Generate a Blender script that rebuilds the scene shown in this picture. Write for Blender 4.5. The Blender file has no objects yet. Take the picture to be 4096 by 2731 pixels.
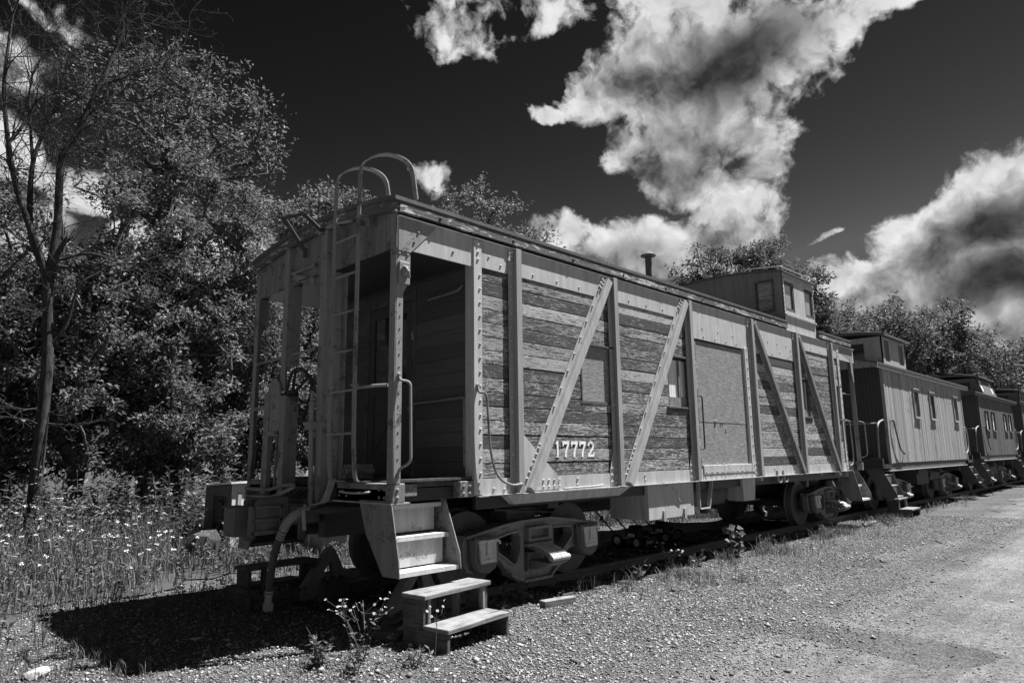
import bpy, math, random
import numpy as np
from mathutils import Vector, Matrix
from mathutils.geometry import tessellate_polygon
random.seed(7); np.random.seed(7)
R = math.radians
SC = bpy.context.scene
COL = SC.collection

# ------------------------------------------------------------------ camera
cd = bpy.data.cameras.new('camera'); cam = bpy.data.objects.new('camera', cd); COL.objects.link(cam)
_r = Vector((0.70128943, -0.71276204, -0.01278319)); _u = Vector((-0.11074525, -0.1266418, 0.9857471)); _f = Vector((0.704222, 0.68987835, 0.16774757))
CAMP = Vector((-3.62363, -5.06938, 1.38725))
M = Matrix((_r, _u, -_f)).transposed().to_4x4(); M.translation = CAMP
cam.matrix_world = M
cd.sensor_width = 36.0; cd.lens = 2689.35 / 4096 * 36; cd.clip_start = 0.05; cd.clip_end = 3000
SC.camera = cam

# ------------------------------------------------------------------ world, sun, exposure
SUN = Vector((0.44, -0.20, 1.0)).normalized()
SUN_EL = math.asin(SUN.z); SUN_ROT = math.atan2(SUN.x, SUN.y)
SC.view_settings.view_transform = 'Standard'; SC.view_settings.look = 'None'
SC.view_settings.exposure = 1.5; SC.view_settings.gamma = 1.0; SC.view_settings.use_curve_mapping = False
sl = bpy.data.lights.new('sun', 'SUN'); sl.energy = 5.0; sl.angle = R(0.53); sl.color = (1, 1, 1)
so = bpy.data.objects.new('sun', sl); COL.objects.link(so); so.rotation_euler = SUN.to_track_quat('Z', 'Y').to_euler()
so.location = (0, 0, 60)

class NT:
    """small helper to write shader node trees"""
    def __init__(s, tree): s.t = tree; s.n = tree.nodes; s.l = tree.links
    def node(s, typ, **kw):
        n = s.n.new(typ)
        for k, v in kw.items():
            if k == 'i':
                for a, b in v.items(): s.set(n.inputs[a], b)
            else: setattr(n, k, v)
        return n
    def set(s, sock, v):
        if hasattr(v, 'is_output') or hasattr(v, 'links'): s.l.new(v, sock)
        elif hasattr(v, 'outputs'): s.l.new(v.outputs[0], sock)
        else: sock.default_value = v
    def math(s, op, a, b=0.0, c=None, clamp=False):
        n = s.n.new('ShaderNodeMath'); n.operation = op; n.use_clamp = clamp
        s.set(n.inputs[0], a); s.set(n.inputs[1], b)
        if c is not None: s.set(n.inputs[2], c)
        return n.outputs[0]
    def vmath(s, op, a, b=None, c=None):
        n = s.n.new('ShaderNodeVectorMath'); n.operation = op
        s.set(n.inputs[0], a)
        if b is not None: s.set(n.inputs[3 if op == 'SCALE' else 1], b)
        if c is not None: s.set(n.inputs[2], c)
        return n.outputs['Value'] if op in ('LENGTH', 'DOT_PRODUCT') else n.outputs[0]
    def noise(s, vec, scale, detail=4, rough=0.55, dist=0.0, col=False, dim='3D', lac=2.0):
        n = s.n.new('ShaderNodeTexNoise'); n.noise_dimensions = dim
        if vec is not None: s.set(n.inputs['Vector'], vec)
        n.inputs['Scale'].default_value = scale; n.inputs['Detail'].default_value = detail
        n.inputs['Roughness'].default_value = rough; n.inputs['Distortion'].default_value = dist
        n.inputs['Lacunarity'].default_value = lac
        return n.outputs['Color'] if col else n.outputs[0]
    def ramp(s, v, lo, hi, a=0.0, b=1.0, smooth=False):
        n = s.n.new('ShaderNodeMapRange'); n.interpolation_type = 'SMOOTHSTEP' if smooth else 'LINEAR'
        s.set(n.inputs[0], v)
        for k, x in zip((1, 2, 3, 4), (lo, hi, a, b)): s.set(n.inputs[k], x)
        return n.outputs[0]
    def mix(s, f, a, b):
        n = s.n.new('ShaderNodeMix'); n.data_type = 'FLOAT'
        s.set(n.inputs[0], f); s.set(n.inputs[2], a); s.set(n.inputs[3], b)
        return n.outputs[0]
    def mapping(s, vec, loc=(0, 0, 0), rot=(0, 0, 0), scale=(1, 1, 1), typ='POINT'):
        n = s.n.new('ShaderNodeMapping'); n.vector_type = typ
        s.set(n.inputs[0], vec); s.set(n.inputs[1], loc); s.set(n.inputs[2], rot); s.set(n.inputs[3], scale)
        return n.outputs[0]
    def grey(s, v):
        n = s.n.new('ShaderNodeCombineColor')
        for k in range(3): s.set(n.inputs[k], v)
        return n.outputs[0]

# clouds: azimuth, elevation, half width, half height (degrees), tilt, weight
CLOUD_CORES=[(24.9,31.2,7.3,4.3,0,1.0),(31.3,31.3,3.9,4.1,0,.9),(22.4,24.2,2.4,2.3,0,.9),(28.6,25.2,5.0,3.2,0,1.0),(25.8,18.2,3.9,2.6,0,.9),(31.9,16.8,8.4,2.3,0,1.0),(27.8,27.6,6.43,3.12,0,1.0),(11.2,15.6,4.3,2.33,35,1.0),(7.7,17.5,4.11,2.4,30,1.0),(6.0,13.3,4.21,4.21,0,1.0),(13.5,12.0,5.9,2.3,0,1.0),(82.8,20.6,1.83,2.0,0,0.85),(78.3,18.7,3.18,1.59,-15,0.9)]
CLOUDS=CLOUD_CORES+[(27.0,35.4,5.6,2.3,0,.9),(18.3,31.6,7.53,2.33,14,0.8),(13.3,31.5,3.44,1.03,10,0.6),(35.2,29.0,3.77,2.09,10,1.0),(40.8,27.8,2.02,0.69,-12,0.8),(19.3,29.1,2.02,1.65,0,0.7),(34.3,24.9,1.62,1.72,0,0.6),(27.2,21.2,5.2,2.2,-25,0.95),(22.5,22.0,1.75,2.14,0,0.7),(39.4,18.7,2.52,1.68,0,0.9),
(51.6,22.9,2.3,1.9,-20,0.5),(50.5,35.0,4.3,2.9,-25,0.36),(47.5,33.4,2.4,1.6,-45,0.3),(43.3,33.8,2.4,1.3,0,0.22),(46.3,36.4,3.4,1.6,0,0.3),(39.5,35.6,4.6,2.2,0,0.42),(17.4,11.4,3.4,1.7,0,0.85),(18.4,13.0,2.5,1.5,0,0.75),(10.2,13.3,3.6,2.7,0,1.0),(4.8,17.8,4.12,2.47,20,1.0),(8.5,8.9,4.51,2.26,10,0.9),(17.9,16.6,1.24,0.3,12,0.6),(9.6,17.7,1.93,0.7,25,0.6),(83.1,25.8,2.78,2.78,-30,0.6),(80.8,30.3,3.61,1.48,-10,0.3),(81.6,16.2,2.73,2.05,0,0.9),(68.2,15.3,5.07,2.34,0,0.8),(73.6,15.7,3.73,1.86,0,0.8)]
CLOUD_SHADE=[(23.8,30.5,5.8,2.5,20,1.0),(19.3,31.3,2.9,1.63,20,0.55),(31.1,29.9,3.71,1.56,10,0.65),(31.1,23.0,4.45,1.62,-10,0.5),(34.9,16.8,6.26,1.46,5,0.5),(25.6,23.4,2.36,1.57,0,0.25),(7.0,15.4,4.43,1.87,10,1.0),(9.9,14.1,3.53,1.41,10,0.75),(6.9,11.3,4.43,1.88,0,1.0),(8.8,7.7,4.52,1.04,0,0.6),(29.0,19.0,2.44,0.81,0,0.35),(81.2,27.9,2.98,1.32,-10,0.6),(81.8,23.2,2.35,1.34,0,0.6),(16.3,11.5,3.77,0.75,0,0.3)]

def build_world():
    w = bpy.data.worlds.new('World'); SC.world = w; w.use_nodes = True
    T = NT(w.node_tree); T.n.clear()
    sky = T.node('ShaderNodeTexSky', sky_type='NISHITA', sun_disc=False, dust_density=0.0, air_density=0.8, sun_elevation=SUN_EL, sun_rotation=SUN_ROT)
    sep = T.node('ShaderNodeSeparateColor', i={0: sky})
    clear = sep.outputs[0]                                  # red-filtered black and white sky
    d = T.node('ShaderNodeTexCoord').outputs['Generated']
    # ragged outlines: bend the direction by two octaves of noise
    n1 = T.vmath('SUBTRACT', T.noise(d, 9, 2, 0.5, col=True), (0.5, 0.5, 0.5))
    n2 = T.vmath('SUBTRACT', T.noise(d, 38, 6, 0.62, col=True), (0.5, 0.5, 0.5))
    dw = T.vmath('ADD', d, T.vmath('ADD', T.vmath('SCALE', n1, 0.07), T.vmath('SCALE', n2, 0.022)))
    def blob(vec, b, soft=1.0):
        az, el, sx, sy, rot, wt = b
        c = Vector((math.cos(R(el)) * math.cos(R(az)), math.cos(R(el)) * math.sin(R(az)), math.sin(R(el))))
        z = -c; x = z.cross(Vector((0, 0, 1))); x = -x if False else Vector((math.sin(R(az)), -math.cos(R(az)), 0)); y = x.cross(c)
        a = R(rot); x2 = x * math.cos(a) + y * math.sin(a); y2 = -x * math.sin(a) + y * math.cos(a)
        m = Matrix((x2, y2, x2.cross(y2))).transposed()
        v = T.mapping(vec, tuple(c), tuple(m.to_euler('XYZ')), (R(sx) * soft, R(sy) * soft, 0.35), 'TEXTURE')
        q = T.vmath('DOT_PRODUCT', v, v)
        return T.math('MAXIMUM', T.math('SUBTRACT', wt, q), -0.9)
    def union(vec, bl, soft, k=0.25):
        cur = None
        for b in bl:
            v = blob(vec, b, soft)
            cur = v if cur is None else T.math('SMOOTH_MAX', cur, v, k)
        return cur
    def billow(vec, sc):
        """rounded cauliflower bumps: cells at three sizes"""
        tot = None
        for k, wgt in ((1, .55), (2.3, .28), (5.1, .17)):
            v = T.node('ShaderNodeTexVoronoi', i={0: vec, 'Scale': sc * k}).outputs['Distance']
            t = T.math('MULTIPLY', T.math('SUBTRACT', 1.0, v), wgt); tot = t if tot is None else T.math('ADD', tot, t)
        return tot
    away = T.ramp(T.vmath('DOT_PRODUCT', d, tuple(_f)), 0.60, 0.78, 1.0, 0.0, True)
    def density(vec, k, parts):
        """how thick the cloud is in a direction: placed cumulus, fair-weather cumulus elsewhere, bumps and wisps"""
        sh = union(vec, parts, 1.22, 0.15)
        gen = T.math('MULTIPLY', T.ramp(T.noise(vec, 3.2, 3, 0.5), 0.5, 0.68, -0.5, 1.0), away)
        sh = T.math('MAXIMUM', sh, T.math('SUBTRACT', gen, T.math('MULTIPLY', T.math('SUBTRACT', 1.0, away), 2.0)))
        bl = billow(vec, 20); fb = T.noise(vec, 26, k, 0.62)
        return T.math('ADD', sh, T.math('ADD', T.ramp(fb, 0.25, 0.75, -0.46, 0.46), T.ramp(bl, 0.35, 0.75, -0.2, 0.22))), bl, fb
    dens, b0, fb = density(dw, 9, CLOUDS)
    toward = SUN - _f * SUN.dot(_f); toward = toward.normalized()
    dens_s, b1, _x = density(T.vmath('ADD', dw, tuple(toward * 0.045)), 4, CLOUD_CORES)
    alpha = T.ramp(dens, -0.06, 0.58, 0, 1, True)
    lit = T.math('EXPONENT', T.math('MULTIPLY', T.math('MAXIMUM', T.math('SUBTRACT', dens_s, 0.12), 0.0), -1.5))
    relief = T.math('ADD', T.math('MULTIPLY', T.math('SUBTRACT', b0, 0.52), 0.20), T.math('MULTIPLY', T.math('SUBTRACT', fb, 0.5), 0.16))
    dark = T.math('MAXIMUM', union(T.vmath('ADD', d, T.vmath('SCALE', n1, 0.08)), CLOUD_SHADE, 1.3, 0.3), 0.0)
    lum = T.math('ADD', T.math('ADD', 0.045, T.math('MULTIPLY', lit, 0.20)), relief)
    lum = T.math('MULTIPLY', T.math('MAXIMUM', lum, 0.03), T.math('SUBTRACT', 1.0, T.math('MULTIPLY', T.math('MINIMUM', dark, 0.9), 0.93)))
    lum = T.math('MINIMUM', T.math('MAXIMUM', lum, 0.012), 0.30)
    STR = 0.1
    clear_l = T.math('MINIMUM', T.math('MULTIPLY', T.math('POWER', clear, 3.6), 0.030), 0.4)
    out = T.mix(alpha, clear_l, T.math('DIVIDE', lum, STR))
    bg = T.node('ShaderNodeBackground', i={0: T.grey(out), 1: STR})
    T.l.new(bg.outputs[0], T.node('ShaderNodeOutputWorld').inputs[0])
build_world()

# ------------------------------------------------------------------ materials
MATS = {}
def mat(name, fn):
    m = bpy.data.materials.new(name); m.use_nodes = True
    T = NT(m.node_tree); T.n.clear()
    out = T.node('ShaderNodeOutputMaterial')
    sh = fn(T)
    T.l.new(sh if not hasattr(sh, 'outputs') else sh.outputs[0], out.inputs[0])
    MATS[name] = m
    return m
def bsdf(T, col, rough=0.7, spec=0.3, metal=0.0, bump=None, bstr=0.3, bdist=0.01, normal=None):
    n = T.node('ShaderNodeBsdfPrincipled')
    T.set(n.inputs['Base Color'], T.grey(col) if not isinstance(col, float) else (col, col, col, 1))
    T.set(n.inputs['Roughness'], rough); T.set(n.inputs['Specular IOR Level'], spec); T.set(n.inputs['Metallic'], metal)
    if bump is not None:
        b = T.node('ShaderNodeBump'); T.set(b.inputs['Height'], bump); b.inputs['Strength'].default_value = bstr; b.inputs['Distance'].default_value = bdist
        T.l.new(b.outputs[0], n.inputs['Normal'])
    return n.outputs[0]
def objco(T): return T.node('ShaderNodeTexCoord').outputs['Object']
def geoco(T): return T.node('ShaderNodeNewGeometry').outputs['Position']
def rnd(T): return T.node('ShaderNodeObjectInfo').outputs['Random']
def isl(T): return T.node('ShaderNodeNewGeometry').outputs['Random Per Island']

def painted(base, rust, amount, rough=0.6, streak=True):
    def f(T):
        p = geoco(T)
        n = T.noise(p, 5, 8, 0.65)
        sp = T.noise(p, 60, 4, 0.6)
        st = T.noise(T.mapping(p, scale=(14, 14, 1.2)), 1, 5, 0.6)
        fine = T.noise(p, 220, 3, 0.6)
        patch = T.ramp(T.math('ADD', n, T.math('MULTIPLY', T.math('SUBTRACT', sp, 0.5), 0.55)), 0.72 - amount, 0.78 - amount)
        v = T.math('MULTIPLY', base, T.math('ADD', 0.72, T.math('ADD', T.math('MULTIPLY', n, 0.3), T.math('MULTIPLY', fine, 0.26))))
        if streak: v = T.math('MULTIPLY', v, T.ramp(st, 0.25, 0.62, 0.72, 1.08))
        v = T.mix(T.math('MULTIPLY', patch, 0.85), v, T.math('MULTIPLY', rust, T.math('ADD', 0.6, T.math('MULTIPLY', sp, 0.8))))
        return bsdf(T, v, rough, 0.3, 0.0, T.math('SUBTRACT', T.math('ADD', T.math('MULTIPLY', fine, 0.5), T.math('MULTIPLY', sp, 0.6)), T.math('MULTIPLY', patch, 0.5)), 0.35, 0.004)
    return f
mat('side_steel', painted(0.42, 0.09, 0.04))
mat('brace_steel', painted(0.37, 0.10, 0.03)); mat('rusty_shaded_brace', painted(0.20, 0.07, 0.12)); mat('side_post_steel', painted(0.29, 0.08, 0.06)); mat('riser_steel', painted(0.42, 0.12, 0.14))
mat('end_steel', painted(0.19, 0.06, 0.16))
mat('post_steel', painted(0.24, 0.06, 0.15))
mat('dark_steel', painted(0.075, 0.04, 0.1, 0.75))
mat('truck_steel', painted(0.22, 0.08, 0.08, 0.65))
mat('coupler_steel', painted(0.12, 0.06, 0.1, 0.6))
mat('wheel_steel', painted(0.13, 0.2, 0.12, 0.7, False))
mat('lid_steel', painted(0.55, 0.2, 0.02, 0.6))  # pale base: sunlight on lids and spring plates put into the colour
mat('bright_steel', painted(0.34, 0.2, 0.02, 0.4))
mat('box_steel', painted(0.42, 0.2, -0.06))
mat('cupola_steel', painted(0.17, 0.09, 0.05))
mat('black_paint_and_shade', painted(0.03, 0.02, 0.0, 0.45, False))
mat('dark_paint_and_shade', painted(0.10, 0.06, 0.05, 0.7))
mat('roof_edge', painted(0.10, 0.05, 0.05))
mat('rail_steel', painted(0.15, 0.2, 0.1, 0.65, False))
mat('white_paint', painted(0.72, 0.25, -0.05, 0.5))
mat('rubber', lambda T: bsdf(T, T.math('ADD', 0.012, T.math('MULTIPLY', T.noise(geoco(T), 40), 0.02)), 0.75, 0.3))
mat('wheel_grey', lambda T: bsdf(T, T.math('ADD', 0.5, T.math('MULTIPLY', T.noise(geoco(T), 30), 0.2)), 0.5, 0.4))
mat('hose_rubber', lambda T: bsdf(T, T.math('ADD', 0.03, T.math('MULTIPLY', T.noise(geoco(T), 30), 0.05)), 0.5, 0.4))
mat('glass', lambda T: bsdf(T, 0.02, 0.06, 0.6))
mat('bright_glass', lambda T: bsdf(T, T.math('ADD', 0.20, T.math('MULTIPLY', T.noise(geoco(T), 4), 0.15)), 0.15, 0.5)); mat('white_pane', lambda T: bsdf(T, 0.8, 0.5, 0.5))
mat('curtain', lambda T: bsdf(T, T.ramp(T.noise(T.mapping(geoco(T), scale=(20, 20, 1)), 2, 3), 0.3, 0.7, 0.45, 0.85), 0.9, 0.1))
mat('letters', lambda T: bsdf(T, 0.85, 0.7, 0.2))

def plank_paint(T):
    r = rnd(T); p = objco(T)
    q = T.vmath('ADD', p, T.vmath('SCALE', T.node('ShaderNodeCombineXYZ', i={0: r, 1: T.math('MULTIPLY', r, 7.3), 2: T.math('MULTIPLY', r, 3.1)}).outputs[0], 61.0))
    grain = T.noise(T.mapping(q, scale=(6.5, 30, 120)), 1.0, 6, 0.72, 0.4)
    knots = T.noise(T.mapping(q, scale=(1.0, 4, 5.5)), 1.0, 4, 0.6, 1.2)
    flake = T.noise(T.mapping(q, scale=(16, 40, 90)), 1.0, 6, 0.75, 0.8)
    rings = T.math('ABSOLUTE', T.math('SINE', T.math('MULTIPLY', knots, 60)))
    cov = T.math('ADD', T.math('ADD', T.math('MULTIPLY', grain, 0.50), T.math('MULTIPLY', flake, 0.50)), T.math('ADD', T.math('MULTIPLY', knots, 0.22), T.math('MULTIPLY', rings, 0.05)))
    thr = T.math('ADD', 0.595, T.math('MULTIPLY', T.math('FRACT', T.math('MULTIPLY', r, 17.0)), 0.15))
    paint = T.ramp(T.math('SUBTRACT', cov, thr), -0.03, 0.03)
    wood = T.math('ADD', 0.015, T.math('MULTIPLY', T.math('POWER', grain, 2.0), 0.19))
    pc = T.math('MULTIPLY', T.math('ADD', 0.31, T.math('MULTIPLY', r, 0.12)), T.math('ADD', 0.75, T.math('MULTIPLY', T.noise(q, 25, 4), 0.5)))
    h = T.math('ADD', T.math('MULTIPLY', paint, 0.6), T.math('MULTIPLY', grain, 0.5))
    return bsdf(T, T.mix(paint, wood, pc), 0.85, 0.2, 0.0, h, 0.8, 0.005)
mat('peeling_planks', plank_paint)
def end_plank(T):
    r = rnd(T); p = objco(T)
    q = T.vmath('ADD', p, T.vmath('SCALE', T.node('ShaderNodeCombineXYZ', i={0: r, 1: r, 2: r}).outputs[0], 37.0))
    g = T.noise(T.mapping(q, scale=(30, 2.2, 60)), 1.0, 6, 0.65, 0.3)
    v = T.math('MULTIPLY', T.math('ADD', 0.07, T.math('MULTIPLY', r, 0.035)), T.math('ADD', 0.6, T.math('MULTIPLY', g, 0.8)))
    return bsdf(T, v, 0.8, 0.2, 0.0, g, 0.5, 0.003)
mat('end_planks', end_plank)
def fascia(T):
    p = geoco(T)
    g = T.noise(T.mapping(p, scale=(1.6, 1.6, 45)), 1.0, 6, 0.7, 0.6)
    fl = T.noise(T.mapping(p, scale=(5, 5, 22)), 1.0, 6, 0.7, 0.8)
    big = T.noise(p, 1.3, 3, 0.5)
    c = T.ramp(T.math('ADD', T.math('MULTIPLY', fl, 0.7), T.math('MULTIPLY', big, 0.35)), 0.545, 0.575)
    v = T.mix(c, T.math('ADD', 0.04, T.math('MULTIPLY', g, 0.14)), T.math('ADD', 0.30, T.math('MULTIPLY', g, 0.25)))
    return bsdf(T, v, 0.9, 0.2, 0.0, T.math('ADD', T.math('MULTIPLY', c, 0.5), g), 0.9, 0.008)
mat('peeling_fascia', fascia)
def osb(T):
    p = geoco(T)
    tot = None
    for a, s in ((0.5, 1), (2.2, 1.3), (1.2, .8), (2.8, 1.1)):
        n = T.noise(T.mapping(p, rot=(0, a, 0), scale=(9 * s, 1, 60 * s)), 1.0, 2, 0.5, 0.6)
        tot = n if tot is None else T.math('MAXIMUM', tot, n)
    v = T.ramp(tot, 0.5, 0.78, 0.16, 0.36)
    v = T.math('MULTIPLY', v, T.math('ADD', 0.75, T.math('MULTIPLY', T.noise(p, 3, 4), 0.45)))
    return bsdf(T, v, 0.85, 0.2, 0.0, tot, 0.7, 0.005)
mat('strand_board', osb)
def wood(base, along, var=0.5):
    sc = {'x': (2.5, 45, 45), 'y': (45, 2.5, 45), 'z': (45, 45, 2.5)}[along]
    def f(T):
        r = rnd(T); p = objco(T)
        q = T.vmath('ADD', p, T.vmath('SCALE', T.node('ShaderNodeCombineXYZ', i={0: r, 1: r, 2: r}).outputs[0], 23.0))
        g = T.noise(T.mapping(q, scale=sc), 1.0, 6, 0.65, 0.5)
        k = T.noise(T.mapping(q, scale=tuple(x * .14 for x in sc)), 1.0, 3, 0.5, 1.0)
        ring = T.math('ABSOLUTE', T.math('SINE', T.math('MULTIPLY', k, 45)))
        crack = T.math('MULTIPLY', T.ramp(g, 0.34, 0.46, 0.25, 1.0), T.ramp(T.noise(q, 7, 4, .6), .3, .6, .65, 1.1))
        v = T.math('MULTIPLY', T.math('MULTIPLY', base, T.math('ADD', 1 - var * .6, T.math('ADD', T.math('MULTIPLY', g, var), T.math('MULTIPLY', ring, 0.12)))), crack)
        return bsdf(T, v, 0.85, 0.2, 0.0, g, 0.6, 0.004)
    return f
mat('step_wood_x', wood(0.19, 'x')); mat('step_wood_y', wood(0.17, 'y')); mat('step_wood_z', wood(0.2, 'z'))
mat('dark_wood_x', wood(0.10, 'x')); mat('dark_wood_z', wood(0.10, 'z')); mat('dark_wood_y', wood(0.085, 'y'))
mat('tie_wood', wood(0.05, 'y', 0.8))
mat('ply_wood', wood(0.25, 'y', 1.0))
def siding(T):
    p = geoco(T); i = isl(T)
    g = T.noise(T.mapping(p, scale=(40, 10, 1.1)), 1.0, 6, 0.65, 0.2)
    fl = T.noise(T.mapping(p, scale=(18, 18, 3.2)), 1.0, 6, 0.7, 0.3)
    big = T.noise(p, 0.9, 3)
    c = T.ramp(T.math('ADD', fl, T.math('MULTIPLY', T.math('SUBTRACT', big, 0.5), 0.5)), 0.34, 0.42)
    v = T.math('MULTIPLY', T.math('ADD', 0.22, T.math('MULTIPLY', i, 0.14)), T.math('ADD', 0.6, T.math('MULTIPLY', g, 0.8)))
    v = T.mix(c, T.math('ADD', 0.05, T.math('MULTIPLY', g, 0.12)), v)
    return bsdf(T, v, 0.85, 0.2, 0.0, g, 0.6, 0.004)
mat('vertical_siding', siding)
def siding_dark(T):
    p = geoco(T); i = isl(T)
    g = T.noise(T.mapping(p, scale=(20, 10, 1.1)), 1.0, 5, 0.65)
    st = T.noise(T.mapping(p, scale=(3, 3, .5)), 1.0, 4, 0.6)
    v = T.math('MULTIPLY', T.math('ADD', 0.09, T.math('MULTIPLY', i, 0.03)), T.math('ADD', 0.4, T.math('ADD', T.math('MULTIPLY', g, 0.5), T.math('MULTIPLY', st, 0.7))))
    return bsdf(T, v, 0.8, 0.2, 0.0, g, 0.4, 0.003)
mat('dark_siding', siding_dark)
def gravelmat(bright, road):
    def f(T):
        p = geoco(T)
        v1 = T.node('ShaderNodeTexVoronoi', i={0: p, 'Scale': 95.0}); v2 = T.node('ShaderNodeTexVoronoi', i={0: p, 'Scale': 42.0})
        s1 = T.node('ShaderNodeSeparateColor', i={0: v1.outputs['Color']}).outputs[0]
        s2 = T.node('ShaderNodeSeparateColor', i={0: v2.outputs['Color']}).outputs[0]
        n = T.noise(p, 1.1, 5, 0.6); nf = T.noise(p, 14, 6, 0.7); nn = T.noise(p, 160, 3, .6)
        v = T.math('MULTIPLY', bright, T.math('ADD', 0.30, T.math('ADD', T.math('MULTIPLY', s1, 0.55), T.math('MULTIPLY', s2, 0.35))))
        v = T.math('MULTIPLY', v, T.ramp(nf, 0.3, 0.7, 0.72, 1.22))
        v = T.math('MULTIPLY', v, T.ramp(n, 0.3, 0.7, 0.72, 1.2))
        v = T.math('MULTIPLY', v, T.ramp(nn, 0.3, 0.7, 0.55, 1.4))
        if road:
            yy = T.node('ShaderNodeSeparateXYZ', i={0: p}).outputs[1]
            v = T.math('MULTIPLY', v, T.ramp(T.math('ADD', yy, T.math('MULTIPLY', T.math('SUBTRACT', n, 0.5), 2.5)), -2.9, -1.7, 1.0, 0.93))
            tr = T.noise(T.mapping(p, rot=(0, 0, R(-6)), scale=(0.10, 1.25, 1)), 1.0, 3, 0.55)
            fi = T.noise(T.mapping(p, rot=(0, 0, R(-4)), scale=(0.25, 7, 1)), 1.0, 3, 0.6)
            v = T.math('MULTIPLY', v, T.ramp(tr, 0.35, 0.65, 0.66, 1.36))
            v = T.math('MULTIPLY', v, T.ramp(fi, 0.35, 0.65, 0.88, 1.1))
        h = T.math('ADD', T.math('MULTIPLY', v1.outputs['Distance'], -0.6), T.math('ADD', T.math('MULTIPLY', v2.outputs['Distance'], -0.9), T.math('MULTIPLY', nf, 1.0)))
        return bsdf(T, v, 0.95, 0.15, 0.0, h, 0.75 if not road else 0.5, 0.02)
    return f
mat('gravel', gravelmat(0.115, False)); mat('road_gravel', gravelmat(0.145, True))
def soil(T):
    p = geoco(T); n = T.noise(p, 3, 6, 0.7)
    return bsdf(T, T.math('ADD', 0.02, T.math('MULTIPLY', n, 0.06)), 0.95, 0.1, 0.0, n, 0.6, 0.05)
mat('soil', soil)
mat('stone', lambda T: bsdf(T, T.ramp(T.math('POWER', isl(T), 1.6), 0, 1, 0.06, 0.40), 0.9, 0.2))
mat('pale_rock', lambda T: bsdf(T, T.ramp(T.noise(geoco(T), 25, 5), 0.3, 0.7, 0.2, 0.5), 0.9, 0.2, 0.0, T.noise(geoco(T), 40, 4), 0.8, .01))
mat('tarp_cloth', lambda T: bsdf(T, T.ramp(T.noise(geoco(T), 9, 5), 0.3, 0.7, 0.16, 0.3), 0.7, 0.3, 0.0, T.noise(geoco(T), 6, 4), 0.5, .03))
def bark(base):
    def f(T):
        p = geoco(T)
        g = T.noise(T.mapping(p, scale=(16, 16, 4)), 1.0, 6, 0.7, 0.4)
        return bsdf(T, T.math('MULTIPLY', base, T.ramp(g, 0.3, 0.7, 0.35, 1.5)), 0.95, 0.15, 0.0, g, 0.9, 0.03)
    return f
mat('bark', bark(0.09)); mat('pale_bark', bark(0.05))
def leafmat(base, var, trans=0.32, rough=0.55):
    def f(T):
        i = isl(T)
        v = T.math('MULTIPLY', base, T.math('ADD', 1 - var / 2, T.math('MULTIPLY', i, var)))
        a = bsdf(T, v, rough, 0.22)
        t = T.node('ShaderNodeBsdfTranslucent', i={0: T.grey(T.math('MULTIPLY', v, 1.1))})
        m = T.node('ShaderNodeMixShader', i={0: trans}); T.l.new(a, m.inputs[1]); T.l.new(t.outputs[0], m.inputs[2])
        return m.outputs[0]
    return f
mat('leaf', leafmat(0.15, 1.1)); mat('leaf_dark', leafmat(0.13, 1.1)); mat('leaf_far', leafmat(0.10, 0.9))
mat('weed_leaf', leafmat(0.12, 0.9, 0.25, 0.5)); mat('dry_grass', leafmat(0.22, 0.8, 0.2, 0.6)); mat('grass', leafmat(0.11, 0.8, 0.2, 0.5))
mat('petal', leafmat(0.62, 0.3, 0.2, 0.7)); mat('flower_eye', lambda T: bsdf(T, 0.2, 0.9, 0.1))

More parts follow.
